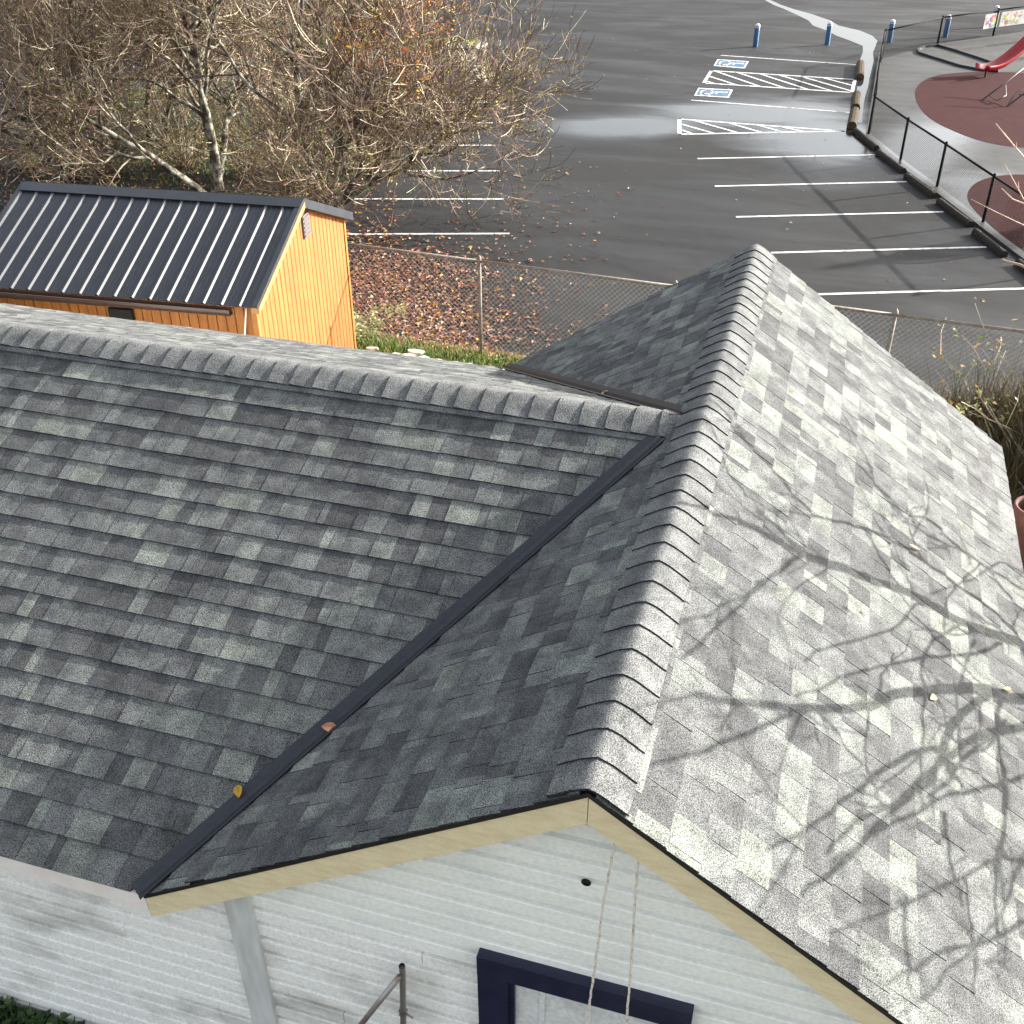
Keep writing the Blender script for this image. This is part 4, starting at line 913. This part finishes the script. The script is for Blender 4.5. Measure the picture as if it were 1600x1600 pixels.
# weeds at the foot of the front wall
b = MB(); wp = lambda: gz(random.uniform(-5.5, -2.2), YW-abs(random.gauss(0, .28))-.03)
blades(b, 2600, wp, .12, .9, .006, ((.05,.11,.02), (.08,.14,.03), (.03,.07,.015)))
leafquads(b, 2600, lambda: wp()+V(0,0,random.uniform(.01,.12)), .055, [(.04,.09,.02), (.06,.12,.03), (.03,.06,.018), (.09,.14,.04)], .6)
tag(b.build('weeds', M['grass']), 'dark green weeds growing at the foot of the white wall', 'weeds', kind='stuff')
# grass under the bare trees
b = MB(); tc_ = [tp(380,190), tp(490,250), tp(480,60), tp(300,250), tp(250,150)]
def tg(): c = tc_[int(rng.integers(5))]; return V(c[0]+random.gauss(0,1.6), c[1]+random.gauss(0,2.0), ZL)
blades(b, 9000, tg, .09, .8, .012); tag(b.build('lawn_grass', M['grass']), 'patches of bright grass on the ground below the bare trees', 'grass', kind='stuff')
# ------------------------------------------------------------------ leaves
LC = [(.24,.085,.06), (.32,.13,.085), (.17,.06,.05), (.42,.22,.14), (.48,.33,.24), (.28,.10,.05), (.12,.05,.04), (.5,.27,.05)]
b = MB(); random.seed(70)
def litter(x0, x1, y0, y1, edge):
    while True:
        x_, y_ = random.uniform(x0, x1), random.uniform(y0, y1)
        if random.random() < edge(x_, y_): p = atz(x_, y_, ZL); return V(p[0], p[1], ZL+random.uniform(.012,.035))
leafquads(b, 8500, lambda: litter(400, 900, 368, 575, lambda x_, y_: 1/(1+math.exp((x_-720-(y_-460)*.35)/38))*min(1, (y_-360)/60)), .115, LC, .75)
leafquads(b, 420, lambda: litter(700, 1050, 260, 560, lambda x_, y_: math.exp(-((x_-760)/150)**2)), .10, LC, .8)
leafquads(b, 110, lambda: litter(820, 1600, 60, 560, lambda x_, y_: .6), .085, [(.5,.4,.32), (.3,.2,.15), (.06,.05,.04)], .85)
leafquads(b, 6000, lambda: litter(-100, 620, 60, 380, lambda x_, y_: .7), .13, LC, .8)
leafquads(b, 900, lambda: (lambda q_: gz(q_[0], q_[1]+random.uniform(.02,.5))+V(0,0,.03))(p1_+dF*random.uniform(-2.5, 3)), .085, LC, .6)
tag(b.build('leaf_litter', M['leaf']), 'reddish brown fallen leaves scattered on the asphalt behind the fence', 'fallen leaves', kind='stuff')
def leaf(P0, n_, ang, ln, wd, col, label, curl=.15, stem=.5):
    n_ = norm(n_); x_ = norm(np.cross(n_, V(0.3,1,0.1))); y_ = np.cross(n_, x_); d = x_*math.cos(ang)+y_*math.sin(ang); s_ = np.cross(n_, d); b = MB(); N = 8
    row = []
    for i in range(N+1):
        f_ = i/N; wf = wd*math.sin(math.pi*f_**.8)**.8*.5; c = P0+d*(f_-.5)*ln+n_*(.006+curl*ln*(f_-.5)**2); row.append((c-s_*wf+n_*wf*.5, c, c+s_*wf+n_*wf*.5))
    for i in range(N):
        for j in (0, 1): b.face([row[i][j], row[i][j+1], row[i+1][j+1], row[i+1][j]], tuple(e*(1 if j else .85) for e in col))
    e0_ = row[0][1]; b.tube([e0_, e0_-d*ln*stem*.6+n_*.002, e0_-d*ln*stem+n_*.006], [.0016,.0013,.001], 4, c=(.25,.15,.06))
    tag(b.build('fallen_leaf', M['leaf'], origin=P0), label, 'leaf')
def valley_pt(px, py):
    d = ray(px, py); n_ = sA.n; return CAM+d*(((sA.O-CAM)@n_)/(d@n_))
leaf(valley_pt(377,1240)+sA.n*.03, sA.n+V(0,-.2,0), 2.3, .06, .042, (.62,.36,.03), 'yellow leaf lying on the dark valley flashing near its foot', .1)
leaf(valley_pt(518,1140)+sA.n*.036, sA.n+V(.3,-.6,0), .65, .075, .045, (.72,.36,.22), 'peach coloured leaf caught on the rib of the dark valley flashing', .2, .15)
leaf(roofC(1453,1093)+sC.n*.012, sC.n, 1.15, .065, .035, (.72,.62,.33), 'pale yellow leaf lying flat on a thick branch shadow', .1, .25)
leaf(roofC(1568,1080)+sC.n*.014, sC.n, .9, .085, .026, (.62,.5,.3), 'long straw coloured leaf where two branch shadows cross', .3, .1)
leaf(roofC(1425,858)+sC.n*.012, sC.n, .55, .085, .022, (.68,.5,.33), 'slim tan leaf on the sunny slope among thin shadows', .2, .1)
leaf(J+(VR-J)*.33+sB.n*.02, sB.n, 1.2, .07, .05, (.7,.42,.3), 'curled pinkish leaf in the brown valley flashing', .3, .1)
